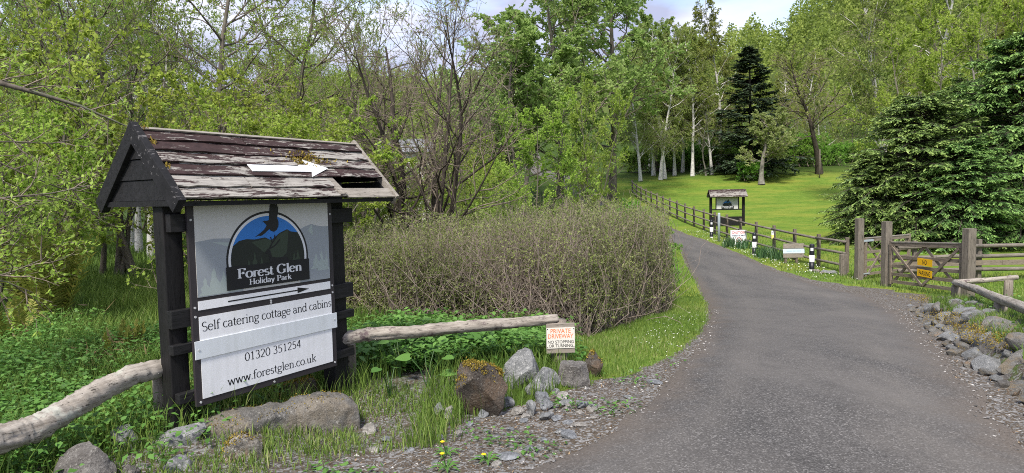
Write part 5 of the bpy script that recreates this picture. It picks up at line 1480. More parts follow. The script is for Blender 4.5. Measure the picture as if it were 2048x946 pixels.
left = [  # px column, distance, kind, scale
 (460, 19, 1, 1.05), (90, 18, 0, 1.05), (660, 24, 1, 1.0), (560, 27, 1, 1.2), (215, 13.6, 1, .95), (243, 13.9, 0, .95), (410, 14.5, 0, 1.15), (300, 18.5, 3, .95), (275, 20.5, 3, .9), (318, 21.5, 3, 1), (262, 23, 3, .85),
 (40, 12.5, 2, 1.0), (40, 10.5, 2, 1.1), (150, 21, 1, 1.0), (20, 20, 0, 1.0), (560, 16.5, 0, .95),
 (350, 24, 0, 1.1), (620, 21, 0, .9), (640, 27, 1, .9), (200, 28, 0, 1.2), (60, 28, 1, 1.2),
 (520, 31, 0, 1.1), (590, 33, 3, 1.0), (300, 32, 1, 1.2), (130, 34, 0, 1.3), (0, 33, 0, 1.2), (-80, 16, 1, 1.1), (-90, 24, 0, 1.2),
 (370, 15.5, 2, .95), (450, 11.5, 2, .9), (585, 11, 2, .85), (660, 12.5, 2, .8), (520, 9.8, 2, .8), (10, 8.2, 2, .8)]
kn = ['slender_tree', 'willow_tree', 'hazel_shrub', 'birch_tree']
kl = ['slender woodland tree with small spring leaves, left of the drive', 'many-stemmed willow with fine spring leaves in the wood by the sign', 'low bushy hazel with fresh leaves under the woodland trees', 'pale-barked young birch among the trees behind the sign']
kg = ['slender trees in the wood', 'willows in the wood', 'hazels under the trees', 'birches behind the sign']
def where_left(px, d_):
    a = ('at the left edge of the photo' if px < 50 else 'above the fern clump' if px < 180 else 'behind the left sign post' if px < 335 else 'above the left half of the sign roof' if px < 480 else 'above the right half of the sign roof' if px < 600 else 'beside the right end of the sign roof')
    return ('close in, ' if d_ < 11.2 else '' if d_ < 17 else 'further back, ' if d_ < 25 else 'far back, ') + a
kl = ['slender tree with small spring leaves, ', 'many-stemmed willow with fine leaves, ', 'low bushy hazel, ', 'pale-barked young birch, ']
for px, d_, k_, s_ in left:
    p = gp(px, d_); s2 = s_ * rngp.uniform(.93, 1.07)
    put(WL[k_], kn[k_], p, kl[k_] + where_left(px, d_), kg[k_], (s2, s2, s2 * rngp.uniform(.95, 1.1)), rngp.uniform(0, 6.28), 'shrub' if k_ == 2 else 'tree')
# small sapling next to the left sign post
SP = tree_meshes('sapling', 105, .95, r0=.012, nl=9, l_len=.4, l_t0=.2, nb=3, nt=2, lpt=4, leaf=(.05, .028), lm='leaf_spring', bm='twig', tm='twig', twig_r=.002)
put(SP, 'sapling', gp(305, 8.2), 'thin leafy sapling in the grass just left of the sign post', None, 1, 0)
# overhanging tree at the left edge
ov = empty('overhanging_tree', (-4.9, 4.6, float(gz(-4.9, 4.6))), 0, 'tree at the left edge reaching an arching branch over to the sign roof', 'tree')
OV = np.array(ov.location)
r_ = np.random.default_rng(9)
trk = np.array([[[0, 0, -.1], [.02, 0, .8], [.0, .05, 1.6], [.05, .1, 2.4], [.0, .1, 3.2], [0, .1, 4.5]]])
trk_r = np.array([[.10, .085, .075, .065, .05, .02]])
br1 = np.array([at(x, y, d) for x, y, d in ((-250, 190, 4.75), (-120, 158, 4.8), (0, 166, 4.9), (80, 188, 5.05), (160, 212, 5.2), (252, 252, 5.4))]) - OV
br1[0] = [.02, .05, 2.2]
bl = [tubes(trk, trk_r, 9), tubes(br1[None], np.array([[.03, .026, .022, .017, .013, .006]]), 6)]
st_ = np.tile(np.array([[0, .08, 0]]), (16, 1)) + Z1 * np.linspace(.7, 4.2, 16)[:, None]
dr = np.stack([r_.uniform(.3, 1, 16), r_.uniform(-.1, 1, 16), r_.uniform(-.1, .6, 16)], -1)
L1 = grow(r_, st_, dr, r_.uniform(.9, 1.9, 16), 6, .12, .0); R1 = taper(np.full(16, .014), .25, 6)
bl.append(tubes(L1, R1, 5))
mk('trunk', *join(bl), M['bark'], ov, True)
allb = np.concatenate([L1, np.stack([np.array([np.interp(np.linspace(0, 5, 7), np.arange(6), br1[:, i]) for i in range(3)]).T])])
allr = np.concatenate([R1, np.full((1, 7), .012)])
p, dd, ln, rr = spawn(r_, allb, allr, 10, .2, 1, .8, .42, np.r_[np.full(16, 1.3), 1.4], .3)
b2 = grow(r_, p, dd, ln, 4, .14, 0); q2 = taper(np.full(len(p), .006), .35, 4)
p, dd, ln, rr = spawn(r_, b2, q2, 6, .2, 1, .7, .45, ln, .3)
b3 = grow(r_, p, dd, ln, 3, .14, .02)
mk('branches', *join([tubes(b2, q2, 4), tubes(b3, np.full((len(b3), 4), .0022), 3)]), M['twig'], ov, True)
k = np.repeat(np.arange(len(b3)), 5); t = r_.uniform(.3, 3, len(k)); i = np.minimum(t.astype(int), 2); f = (t - i)[:, None]
P = b3[k, i] * (1 - f) + b3[k, i + 1] * f
V, Fq = leaves(r_, P, nrm(b3[k, i + 1] - b3[k, i]), r_.uniform(.03, .06, len(P)), r_.uniform(.016, .028, len(P)), .6, .6)
mk('crown', V, Fq, M['leaf_spring'], ov, False, np.repeat(r_.uniform(.3, 1, len(P)), 4))

# bare tree behind the hedge
BT = tree_meshes('bare tree', 111, 5.4, stems=5, r0=.085, spread=.42, nl=13, l_len=.5, l_t0=.14, l_ang=.75, l_trop=.06, nb=9, nt=8, b_len=.5, t_len=.5, lpt=1, leaf=(.045, .02), lm='leaf_birch', bm='bark_dark', tm='twig', wig=.12, twig_r=.0035)
put(BT, 'bare_tree', gp(868, 13.2), 'almost leafless many-stemmed tree rising behind the hedge', None, (1.1, 1.1, 1.22), .6)
BT2 = tree_meshes('dead oak', 112, 5.2, stems=1, r0=.14, nl=16, l_len=.42, l_t0=.25, l_ang=1.1, nb=6, nt=4, b_len=.45, t_len=.4, lpt=0, bm='bark_dark', tm='twig', wig=.16)
put(BT2, 'bare_tree', gp(845, 14.5), 'dark crooked bare trunk among the leafless stems behind the hedge', None, 1.0, 2.0)
put(W2, 'willow_tree', gp(735, 17), 'thin wispy willow beside the grey sky gap behind the sign roof', None, (.75, .75, 1.0), 1.0)
YG = tree_meshes('yellow green tree', 113, 6.6, stems=3, r0=.07, spread=.25, nl=20, l_len=.36, l_t0=.12, l_ang=.8, nb=8, nt=6, b_len=.45, t_len=.45, lpt=9, leaf=(.075, .048), lm='leaf_spring', bm='bark', tm='twig')
put(YG, 'young_tree', gp(1172, 25), 'yellow-green young tree with thin stems at the end of the hedge', None, (.72, .72, 1.0), .3)
put(YG, 'young_tree', gp(1080, 22), 'yellow-green young tree tangled behind the bare tree, nearer the sign', None, .9, 2.3)
put(YG, 'young_tree', gp(960, 26), 'yellow-green young tree low behind the bare branches', None, .75, 4.3)
put(YG, 'young_tree', gp(700, 30), 'yellow-green tree just right of the sign roof, under the grey sky', None, .95, 5.0)
# big broadleaf trees
BL = tree_meshes('broadleaf', 114, 15, r0=.19, nl=30, l_len=.36, l_t0=.18, l_ang=.95, nb=11, nt=8, b_len=.42, t_len=.42, lpt=12, leaf=(.15, .10), lm='leaf_green', bm='bark', tm='twig', twig_r=.008, lshape=.6)
BL2 = tree_meshes('broadleaf b', 115, 13, stems=2, r0=.2, spread=.12, nl=22, l_len=.38, l_t0=.24, l_ang=.95, nb=11, nt=8, b_len=.42, t_len=.42, lpt=12, leaf=(.15, .10), lm='leaf_green', bm='bark', tm='twig', twig_r=.008)
for me, px, d_, s_, lab in ((BL, 1120, 44, 1.2, 'tall green broadleaf tree behind the yellow-green tree, above the hedge'), (BL2, 1310, 68, 1.35, 'full green broadleaf tree over the white birch trunks on the lawn'),
                            (BL, 1225, 50, 1.35, 'tallest green tree, its open top against the sky above the fence end'), (BL2, 1045, 40, 1.05, 'rounded green tree showing through the bare branches'),
                            (BL2, 985, 50, .95, 'green tree behind the leafless tree, beside the white cottage')):
    put(me, 'broadleaf_tree', gp(px, d_), lab, None, (s_ * 1.2, s_ * 1.2, s_), px * .37)
# birches
B1_ = tree_meshes('weeping birch', 116, 17, r0=.2, nl=40, l_len=.27, l_t0=.14, l_ang=.75, l_trop=.0, nb=9, nt=9, b_len=.45, t_len=.75, t_trop=-.35, lpt=12, leaf=(.12, .07), lm='leaf_birch', bm='birch', tm='twig', twig_r=.006, droop_leaf=.6)
B2_ = tree_meshes('olive birch', 117, 16, r0=.18, nl=34, l_len=.24, l_t0=.25, l_ang=.7, l_trop=.04, nb=9, nt=8, b_len=.42, t_len=.7, t_trop=-.3, lpt=10, leaf=(.12, .075), lm='leaf_olive', bm='birch', tm='twig', twig_r=.006, droop_leaf=.5)
BN = ['first white birch trunk on the lawn, nearest the far end of the fence', 'second white birch from the fence end, set further back', 'left stem of the twin white birches on the lawn mound', 'right stem of the twin white birches on the lawn mound', 'slim white birch behind the twin birches', 'thick pale birch trunk in the middle of the lawn edge', 'thinnest white birch, closest to the dark spruce', 'birch with a shaded trunk between the slim and the thick one']
for i, (px, d_, s_, k_) in enumerate(((1282, 58.5, .7, 0), (1307, 63, .8, 0), (1321, 59.5, .78, 0), (1331, 59.9, .7, 0), (1349, 62.5, .75, 0), (1384, 61.5, .9, 1), (1424, 62, .7, 0), (1366, 65, .85, 1))):
    put((B1_, B2_)[k_], 'birch_tree', gp(px, d_), BN[i], 'white birches at the edge of the lawn', s_, i * 2.1)
for px, d_, s_, lab in ((1440, 66, 1.08, 'tall olive-brown birch with a drooping top against the white cloud'), (1400, 72, .95, 'olive birch behind the white trunks on the lawn'), (1560, 70, .72, 'olive birch between the dark spruce and the bare oak'),
                        (1610, 80, .8, 'olive birch on the slope behind the bare oak')):
    put(B2_, 'birch_tree', gp(px, d_), lab, None, s_, px * .61)
put(B1_, 'birch_tree', gp(1775, 42), 'big weeping grey-green birch behind the conifers', None, (.9, .9, 1.05), .8)
put(B1_, 'birch_tree', gp(1850, 50), 'second weeping birch, further back beside the big one', None, (1.05, 1.05, 1.1), 2.8)
put(YG, 'young_tree', gp(1880, 34), 'tall yellow-green tree rising above the nearest conifer', None, (1.7, 1.7, 1.75), 1.8)
put(YG, 'young_tree', gp(1985, 40), 'yellow-green tree in the top corner above the far conifer', None, (2.0, 2.0, 2.1), 3.1)
put(B2_, 'birch_tree', gp(2040, 48), 'olive birch at the edge of the photo above the conifers', None, 1.1, 4.1)
# woodland behind the lawn
kinds = [(B2_, 'birch_tree'), (BL, 'broadleaf_tree'), (B1_, 'birch_tree'), (YG, 'young_tree')]
rngp = np.random.default_rng(5)
for i in range(34):
    px = 1290 + (i * 53) % 560 + rngp.uniform(-14, 14); d_ = 68 + (i * 17) % 48
    k_ = [0, 0, 2, 3, 1][i % 5]
    s_ = rngp.uniform(.5, .72) if k_ != 3 else rngp.uniform(1.1, 1.5)
    if px > 1470: s_ *= np.interp(px, [1470, 1530, 1650, 1720], [.8, .68, .8, 1.05])
    wh = 'behind the white birches' if px < 1400 else 'behind the dark spruce' if px < 1540 else 'between the spruce and the bare oak' if px < 1610 else 'behind the bare oak' if px < 1690 else 'above the conifers'
    dp = 'in the first row of the wood' if d_ < 80 else 'in the middle of the wood' if d_ < 98 else 'high at the back of the wood'
    kd = ['olive birch', 'green broadleaf tree', 'weeping birch', 'yellow-green tree'][k_]
    put(kinds[k_][0], kinds[k_][1], gp(px, d_), kd + ' ' + dp + ', ' + wh, 'trees in the wood behind the lawn', s_, rngp.uniform(0, 6))
for i in range(22):
    px = -120 + i * 42 + rngp.uniform(-15, 15); d_ = 38 + (i * 13) % 26
    k_ = [3, 0, 3, 2][i % 4]
    put(kinds[k_][0], kinds[k_][1], gp(px, d_), 'distant tree closing the wood behind the sign', 'far trees behind the sign', rngp.uniform(.45, .6) if k_ != 3 else rngp.uniform(.9, 1.25), rngp.uniform(0, 6))
for i in range(26):   # understorey along the top of the lawn
    px = 1275 + i * 18 + rngp.uniform(-8, 8); d_ = 66 + (i * 7) % 9
    put(shA, 'leafy_shrub', gp(px, d_), 'leafy shrub under the trees at the top of the lawn', 'shrubs along the top of the lawn', rngp.uniform(1.2, 2.0), rngp.uniform(0, 6), 'shrub')
# conifers
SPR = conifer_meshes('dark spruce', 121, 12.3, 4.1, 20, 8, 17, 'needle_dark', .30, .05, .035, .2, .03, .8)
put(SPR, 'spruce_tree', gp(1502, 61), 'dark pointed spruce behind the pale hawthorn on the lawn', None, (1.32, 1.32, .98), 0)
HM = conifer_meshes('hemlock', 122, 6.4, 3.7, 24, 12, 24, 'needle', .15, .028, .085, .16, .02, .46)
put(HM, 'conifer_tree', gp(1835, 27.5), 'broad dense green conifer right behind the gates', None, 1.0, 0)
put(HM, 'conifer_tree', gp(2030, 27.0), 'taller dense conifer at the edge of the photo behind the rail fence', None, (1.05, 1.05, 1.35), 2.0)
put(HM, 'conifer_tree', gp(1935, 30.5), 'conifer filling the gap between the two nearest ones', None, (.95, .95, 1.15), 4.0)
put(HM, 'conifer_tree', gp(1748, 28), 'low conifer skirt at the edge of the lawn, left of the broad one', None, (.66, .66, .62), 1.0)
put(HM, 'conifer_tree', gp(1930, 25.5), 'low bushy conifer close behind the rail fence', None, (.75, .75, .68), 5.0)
DD = tree_meshes('dead tree', 123, 9, r0=.14, nl=22, l_len=.3, l_t0=.3, l_ang=1.2, nb=5, nt=3, b_len=.4, t_len=.4, lpt=0, bm='bark_pale', tm='bark_pale', twig_r=.008, wig=.13)
put(DD, 'dead_tree', gp(1995, 32), 'grey dead branches sticking out above the tall conifer', None, 1.1, 0)
HT = tree_meshes('hawthorn', 124, 5.6, r0=.2, nl=26, l_len=.48, l_t0=.3, l_ang=1.15, nb=9, nt=7, b_len=.42, t_len=.42, lpt=6, leaf=(.15, .1), lm='leaf_pale', bm='bark_pale', tm='twig_grey', twig_r=.006)
put(HT, 'hawthorn_tree', gp(1523, 56.3), 'small pale hawthorn with a whitish trunk in front of the dark spruce', None, (1.2, 1.2, 1.0), 0)
OK_ = tree_meshes('bare oak', 125, 9.5, r0=.24, nl=24, l_len=.46, l_t0=.32, l_ang=1.0, nb=10, nt=7, b_len=.42, t_len=.42, lpt=1, leaf=(.16, .1), lm='leaf_olive', bm='bark_dark', tm='twig_grey', twig_r=.009, wig=.16)
put(OK_, 'oak_tree', gp(1640, 60), 'gnarled almost bare oak at the top of the lawn', None, 1.15, 0)
WT = tree_meshes('thin white tree', 126, 7, r0=.08, nl=14, l_len=.3, l_t0=.25, l_ang=.9, nb=4, nt=3, lpt=0, bm='bark_pale', tm='bark_pale', twig_r=.008, wig=.15)
put(WT, 'dead_tree', gp(1412, 61.5), 'thin bare white tree between the birches and the spruce', None, 1.0, 1)
put(shA, 'dark_bush', gp(1495, 58), 'dark evergreen bush at the foot of the spruce', None, (1.0, 1.0, .95), 0, 'shrub')
p = gp(1639, 58)
o = MB().tube([(0, 0, -.1), (.02, 0, 1.3), (0, 0, 2.6)], [.05, .045, .04], 8).build('wooden_stake', M['stump'], None, 0, True)
o.location = tuple(p); tag(o, 'thin pale upright stake on the lawn in front of the bare oak', 'stake')

for i, (px, d_, s_) in enumerate(((770, 26, .8), (815, 28, .85), (860, 25, .8), (905, 24, .85), (740, 22, .75), (950, 20, .75), (1010, 19, .7), (700, 20, .8))):
    put(W3, 'hazel_shrub', gp(px, d_), 'leafy hazel low behind the hedge and the bare tree', 'hazels behind the hedge', s_, i * 1.7, 'shrub')
# cottage glimpsed through the bare branches
p = gp(812, 46)
ct = empty('cottage', tuple(p), R(12), 'white cottage with grey roof glimpsed through the bare branches', 'house')
MB().box(-1.6, 1.9, 0, 5, -.5, 4.9).build('wall', M['plastic_white'], ct)
b_ = MB(); b_.add([(-1.9, -.4, 4.8), (2.2, -.4, 4.8), (2.2, 2.5, 6.0), (-1.9, 2.5, 6.0), (-1.9, 5.4, 4.8), (2.2, 5.4, 4.8)], [[0, 1, 2, 3], [3, 2, 5, 4], [0, 3, 4], [1, 5, 2]])
rf_ = b_.build('roof', M['slate'], ct)
for x_ in (-.8, 1.0):
    w_ = MB().box(x_ - .45, x_ + .45, -.04, .02, 1.5, 2.7).build('window', M['ink'], ct)
    MB().box(x_ - .5, x_ + .5, -.08, -.041, 1.42, 1.5).build('sill', M['plastic_white'], w_)

# ------------------------------------------------------------------ ground plants
rng = np.random.default_rng(77)
def blades(name, X, Y, hmin, hmax, wd, label, lean=.35, mat='grass', parent=None, Z=None, rl=0, rh=1):
    n = len(X); Zg = gz(X, Y) if Z is None else Z
    h_ = rng.uniform(hmin, hmax, n) * (.65 + .5 * (np.sin(X * 2.7 + 1) * np.sin(Y * 3.1) * .5 + .5))
    th = rng.uniform(0, 2 * PI, n); a = rng.uniform(0, 2 * PI, n); lx = np.cos(a) * lean * rng.uniform(.2, 1.3, n) * h_; ly = np.sin(a) * lean * rng.uniform(.2, 1.3, n) * h_
    w_ = wd * rng.uniform(.6, 1.4, n); cx, cy = np.cos(th) * w_ / 2, np.sin(th) * w_ / 2
    V = np.stack([np.stack([X - cx, Y - cy, Zg - .01], -1), np.stack([X + cx, Y + cy, Zg - .01], -1),
                  np.stack([X + cx * .8 + lx * .35, Y + cy * .8 + ly * .35, Zg + h_ * .6], -1), np.stack([X - cx * .8 + lx * .35, Y - cy * .8 + ly * .35, Zg + h_ * .6], -1),
                  np.stack([X + lx, Y + ly, Zg + h_], -1)], 1).reshape(-1, 3)
    b5 = (np.arange(n) * 5)[:, None, None]
    Fq = (b5 + np.array([[0, 1, 2], [0, 2, 3], [3, 2, 4]])[None]).reshape(-1, 3)
    rn = np.clip(rl + (rh - rl) * rng.beta(2, 2.2, n) + .12 * np.sin(X * 1.3 + Y * .8), 0, 1)
    o = mk(name, V, Fq, M[mat], parent, False, np.repeat(rn, 5))
    return tag(o, label, 'grass', kind='stuff')
def gdens(X, Y): return np.clip(1 - 1.15 * dirt(X, Y), .0, 1) * ~on_road(X, Y, .02)
def front(X, Y): return (X - SX) * math.cos(SA) - (Y - SY) * math.sin(SA)   # > 0 on the road side of the sign line
# left: long woodland grass
X, Y = scatter(150000, -9, .6, 3.2, 13, lambda X, Y: gdens(X, Y) * np.interp(Y, [3, 6, 13], [1, .8, .45]) * (X / Y > -1.1))
k = (front(X, Y) < 0) | (X > -.75); X, Y = X[k], Y[k]
blades('grass', X, Y, .08, .30, .007, 'long fresh grass under the trees and around the signs', .5)
X, Y = scatter(50000, -22, 0, 12, 30, lambda X, Y: (X / Y > -1.0) * .8)
blades('grass', X, Y, .1, .3, .018, 'dark woodland grass further back among the trunks', .5, rl=-.1, rh=.75)
X, Y = scatter(30000, -4, -.5, 2.9, 5.6, lambda X, Y: gdens(X, Y) * (front(X, Y) > -.1) * (.25 + .6 * (np.sin(X * 5 + 2 * Y) * np.sin(Y * 4 - X * 2) > -.1)))
blades('grass', X, Y, .03, .11, .006, 'thin short grass between the rocks in front of the big sign', .7)
X, Y = scatter(42000, 1.0, 8.5, 14, 34, lambda X, Y: gdens(X, Y) * (X < XL(Y)) * (X > XL(Y) - 3.2))
blades('grass', X, Y, .04, .11, .012, 'short grass along the left edge of the drive beyond the hedge', .6, rl=.15, rh=1.0)
# verge at the hedge corner and beside the private sign: short
X, Y = scatter(110000, .2, 4.2, 5.2, 15, lambda X, Y: gdens(X, Y) * (X > -.2 + (Y - 5) * .1) * np.interp(Y, [5, 9, 15], [1, .8, .5]))
k = ~inpoly(X, Y, [(a, b2 + .1) for a, b2 in hb]); X, Y = X[k], Y[k]
blades('grass', X, Y, .025, .085, .006, 'short mown grass between the hedge and the drive', .6, rl=.15, rh=1.0)
X, Y = scatter(170000, 4, 24, 8, 34, lambda X, Y: gdens(X, Y) * (X > XR(Y)) * np.interp(Y, [8, 14, 34], [1, .8, .35]) * (X < 10.4 + (Y < 19) * 14 + (Y >= 19) * 3))
blades('grass', X, Y, .04, .12, .014, 'short grass on the verge along the rail fence and round the gates', .6, rl=.15, rh=1.0)
X, Y = scatter(45000, 3.6, 9, 4, 11, lambda X, Y: (X > XR(Y) + .55) * 1.0)
blades('grass', X, Y, .06, .2, .008, 'grass growing on the bank behind the mossy stones', .5, Z=gz(X, Y) + .15)
# herbs
def herbs(name, X, Y, s0, s1, label, mat='herb', nl=8, hgt=.2):
    n = len(X); z = gz(X, Y)
    k = np.repeat(np.arange(n), nl); m_ = len(k)
    th = rng.uniform(0, 2 * PI, m_); r1 = rng.uniform(.01, .12, m_); hh_ = rng.uniform(.15, 1, m_) * hgt * np.repeat(rng.uniform(.6, 1.4, n), nl)
    P = np.stack([X[k] + r1 * np.cos(th), Y[k] + r1 * np.sin(th), z[k] + hh_], -1)
    D = np.stack([np.cos(th), np.sin(th), rng.uniform(-.2, .5, m_)], -1)
    s = rng.uniform(s0, s1, m_)
    A = nrm(D + rng.normal(0, .2, D.shape)); N = nrm(rng.normal(0, .35, D.shape) + Z1); S = nrm(np.cross(A, N))
    L_, W_2 = s[:, None], s[:, None] * .5
    V = np.stack([P, P + A * L_ * .4 + S * W_2 * .6 + Z1 * L_ * .06, P + A * L_ - Z1 * L_ * .12, P + A * L_ * .4 - S * W_2 * .6 + Z1 * L_ * .06], 1).reshape(-1, 3)
    Fq = np.arange(m_ * 4).reshape(m_, 4)
    rn = np.clip(rng.uniform(0, 1, m_) * .6 + .4 * hh_ / hgt, 0, 1)
    return tag(mk(name, V, Fq, M[mat], None, False, np.repeat(rn, 4)), label, 'undergrowth', kind='stuff')
X, Y = scatter(7000, -7.5, -1.9, 3.3, 8.2, lambda X, Y: gdens(X, Y) * (X / Y > -1.05) * (np.sin(X * 1.7) * np.cos(Y * 1.5 + 1) > -.45) * np.where(front(X, Y) > -.05, .10, 1))
herbs('undergrowth', X, Y, .025, .065, 'low leafy herbs covering the ground left of the big sign')
X, Y = scatter(3000, -1.7, .9, 5.6, 8.6, lambda X, Y: gdens(X, Y) * (Y > 5.75 + .3 * (X + 1.6)) * sstep(.95, .1, X) * np.interp(Y, [5.6, 7.5, 8.6], [1, .7, .3]))
herbs('undergrowth', X, Y, .04, .10, 'leafy nettles and herbs under the hedge behind the log rail', hgt=.24)
X, Y = scatter(2500, -1.5, 2.5, 3.4, 6.5, lambda X, Y: np.clip(.35 * dirt(X, Y) * (np.sin(X * 4 + Y * 5) > .55), 0, 1) * ~on_road(X, Y, .1))
herbs('undergrowth', X, Y, .02, .05, 'small weeds sprouting from the gravel', nl=7, hgt=.05)
X, Y = scatter(1800, 4.2, 9, 5, 11, lambda X, Y: (X > XR(Y) + .8) * 1.0)
herbs('undergrowth', X, Y, .04, .09, 'weeds around the posts of the knee-high log rail', hgt=.22)
# big-leaved plants below the log rail
def bigleaf(px, py, d_, n, s, label, seed):
    r_ = np.random.default_rng(seed); p = G(px, py)
    e_ = empty('broad_leaved_plant', tuple(p), 0, label, 'plant', 'big-leaved plants below the log rail')
    for i in range(n):
        th = r_.uniform(0, 2 * PI); h_ = r_.uniform(.12, .34); ro = r_.uniform(.05, .2)
        tip = np.array([ro * math.cos(th), ro * math.sin(th), h_])
        MB().tube([(0, 0, -.02), tip * [.4, .4, .6], tip], [.006, .005, .004], 5).build('stem', M['herb'], e_)
        ax_ = nrm(np.array([math.cos(th), math.sin(th) - .6, r_.uniform(-.5, .2)])); up_ = nrm(np.array([r_.normal(0, .3), -.5, 1.0])); sd_ = nrm(np.cross(ax_, up_))
        L_ = s * r_.uniform(.7, 1.3)
        prof = [(-.08, .22), (.05, .36), (.3, .42), (.6, .32), (.85, .14), (1, 0)]
        V = [tip] + [tip + ax_ * L_ * a - sd_ * L_ * b2 * .9 + up_ * L_ * .1 * b2 for a, b2 in prof] + [tip + ax_ * L_ * a + sd_ * L_ * b2 * .9 + up_ * L_ * .1 * b2 for a, b2 in prof[:-1]][::-1]
        V += [tip + ax_ * L_ * .45]
        k_ = len(V) - 1
        V = np.array(V); Fs = np.array([[k_, j, j + 1] for j in range(0, k_ - 1)] + [[k_, k_ - 1, 0]])
        mk('leaf', V, Fs, M['herb'], e_, True, np.full(len(V), r_.uniform(.35, .9)))
lab = ['broad leaves just right of the sign post', 'big-leaved plant under the middle of the pale log rail', 'largest-leaved plant under the yellow lichen patch of the rail', 'big-leaved plant above the mossy boulder', 'broad-leaved plant left of the mossy boulder', 'broad-leaved plant in the long grass below the rail', 'small broad-leaved plant near the end of the long slab']
for i, (px, py, n_, s_) in enumerate(((735, 735, 3, .14), (915, 720, 5, .16), (945, 705, 5, .17), (965, 715, 4, .15), (855, 775, 5, .12), (800, 755, 4, .11), (780, 800, 3, .09))):
    bigleaf(px, py, 0, n_, s_, lab[i], 500 + i)
# fern clump
def fern(px, py, n, H, label, seed, mat='fern'):
    r_ = np.random.default_rng(seed); p = G(px, py)
    e_ = empty('fern', tuple(p), 0, label, 'fern')
    th = r_.uniform(0, 2 * PI, n)
    D0 = np.stack([np.cos(th) * .22, np.sin(th) * .22, np.ones(n)], -1)
    st_ = grow(r_, np.stack([.22 * np.cos(th) * r_.uniform(0, 1, n), .18 * np.sin(th), np.zeros(n)], -1), D0, H * r_.uniform(.7, 1.05, n), 12, .05, -.015)
    mk('stalks', *tubes(st_, taper(np.full(n, .008), .3, 12), 4), M['fern'], e_, True, np.full(n * 13 * 4, .6))
    m_ = 46; t = np.linspace(.12, .97, m_)[None].repeat(n, 0) * 12
    i = np.minimum(t.astype(int), 11); f = (t - i)[..., None]
    a = np.take_along_axis(st_, i[..., None].repeat(3, -1), 1); b2 = np.take_along_axis(st_, (i + 1)[..., None].repeat(3, -1), 1)
    P = a * (1 - f) + b2 * f; D = nrm(b2 - a)
    sdv = nrm(np.cross(D, np.stack([np.cos(th), np.sin(th), np.zeros(n)], -1)[:, None])) * np.where(np.arange(m_) % 2, 1, -1)[None, :, None]
    ln_ = .13 * H * np.sin(PI * np.clip(t / 12, .1, .96)) ** .7
    A = nrm(sdv + D * .45 + r_.normal(0, .15, D.shape)); S = D
    P, A, S, ln_ = P.reshape(-1, 3), A.reshape(-1, 3), S.reshape(-1, 3), ln_.reshape(-1, 1)
    V = np.stack([P, P + A * ln_ * .35 + S * .014, P + A * ln_, P + A * ln_ * .35 - S * .014], 1).reshape(-1, 3)
    mk('fronds', V, np.arange(len(V)).reshape(-1, 4), M[mat], e_, False, np.repeat(r_.uniform(0, 1, len(P)), 4))
    q = 260
    Pl = np.stack([r_.normal(0, .28, q), r_.normal(-.1, .22, q), np.abs(r_.normal(.04, .07, q))], -1)
    V, Fq = leaves(r_, Pl, r_.normal(0, 1, Pl.shape) * [1, 1, .5], r_.uniform(.08, .32, q), r_.uniform(.01, .03, q), .6, .9)
    mk('dead_fronds', V, Fq, M['litter'], e_, False, np.repeat(r_.uniform(0, 1, q), 4))
fern(92, 655, 44, 1.4, 'tall upright olive fern clump with dead brown fronds at its base', 601)
fern(30, 690, 10, .7, 'small fern at the left edge beside the tall clump', 602)
fern(250, 715, 7, .42, 'curled young fern shoots in the grass near the log rail', 603)
# daffodil clumps
for i, (px, d_, lab, n_) in enumerate(((1462, 27.6, 'daffodil leaf clump at the left foot of the caution sign', 130), (1487, 27.0, 'daffodil leaf clump at the right foot of the caution sign', 120), (1527, 24.3, 'daffodil leaf clump just right of the middle bollard', 150), (1556, 23.6, 'daffodil leaf clump left of the low plank board', 110))):
    p = gp(px, d_)
    X = rng.normal(0, .17, n_); Y = rng.normal(0, .14, n_)
    e_ = empty('daffodil_clump', tuple(p), 0, lab, 'plant', 'daffodil clumps on the verge')
    o = blades('leaves', X, Y, .32, .6, .028, None, .55, 'daff', e_, np.zeros(n_))
    del o['category']
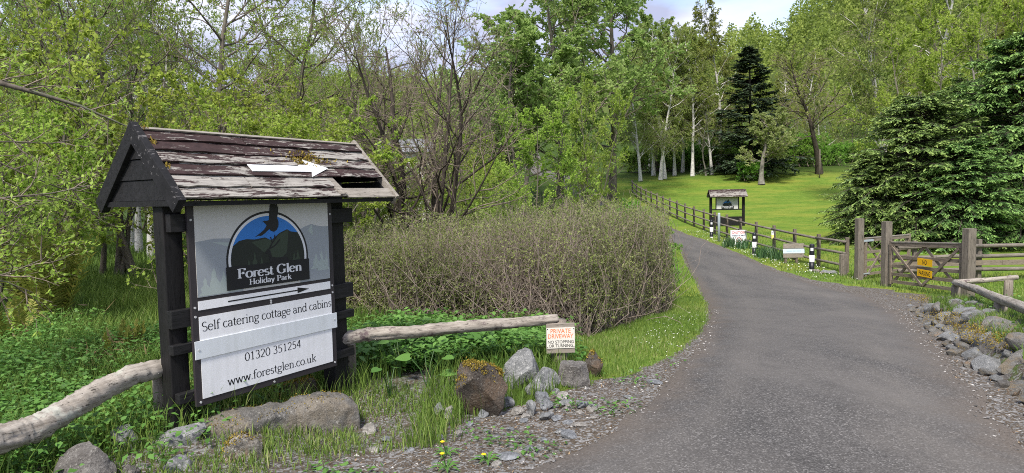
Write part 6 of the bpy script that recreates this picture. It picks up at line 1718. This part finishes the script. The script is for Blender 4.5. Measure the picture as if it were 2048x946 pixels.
# dandelions
for i, (px, py, d_) in enumerate(((893, 940, .10), (893, 912, .09), (975, 925, .05))):
    p = G(px, py)
    e_ = empty('dandelion', tuple(p), 0, ['dandelion in the gravel, flower head nearest the bottom edge', 'dandelion with the higher of the two yellow heads in the gravel', 'short dandelion in the gravel beside the other two'][i], 'flower')
    MB().tube([(0, 0, 0), (-.01, 0, d_ * .5), (-.022, -.01, d_)], [.0035, .003, .003], 6).build('stem', M['herb'], e_)
    b_ = MB(); nn_ = 14
    b_.add([(-.022, -.01, d_ + .012)] + [(-.022 + .016 * math.cos(2 * PI * j / nn_) * (1 if j % 2 else .8), -.01 + .016 * math.sin(2 * PI * j / nn_), d_ + .004) for j in range(nn_)] + [(-.022, -.01, d_ - .008)], [[0, 1 + j, 1 + (j + 1) % nn_] for j in range(nn_)] + [[nn_ + 1, 1 + (j + 1) % nn_, 1 + j] for j in range(nn_)])
    b_.build('flower_head', M['petal'], e_)
    for j in range(9):
        a = 2 * PI * j / 9 + i
        c_, s_ = math.cos(a), math.sin(a); L_ = .085 + .02 * (j % 3)
        V = np.array([[0, 0, .004], [c_ * L_ * .5 - s_ * .012, s_ * L_ * .5 + c_ * .012, .035], [c_ * L_, s_ * L_, .02], [c_ * L_ * .5 + s_ * .012, s_ * L_ * .5 - c_ * .012, .035]])
        mk('leaf', V, np.array([[0, 1, 2, 3]]), M['herb'], e_, False, np.full(4, .6))
# daisies in the grass
X, Y = scatter(1500, 1.5, 4.0, 6, 11, lambda X, Y: gdens(X, Y) * (X > XL(Y) - .9) * .5)
X2, Y2 = scatter(1500, 8.6, 10.3, 18, 34, lambda X, Y: gdens(X, Y) * (X > XR(Y)) * .5)
X, Y = np.r_[X, X2], np.r_[Y, Y2]
n = len(X); P = np.stack([X, Y, gz(X, Y) + .06], -1)
V, Fq = leaves(rng, P, rng.normal(0, 1, P.shape) * [1, 1, .1], np.where(Y > 15, .04, .016), np.where(Y > 15, .035, .014), 2.5, .9)
tag(mk('daisies', V, Fq, M['blossom'], None), 'tiny white daisies dotted through the verge grass', 'flowers', kind='stuff')
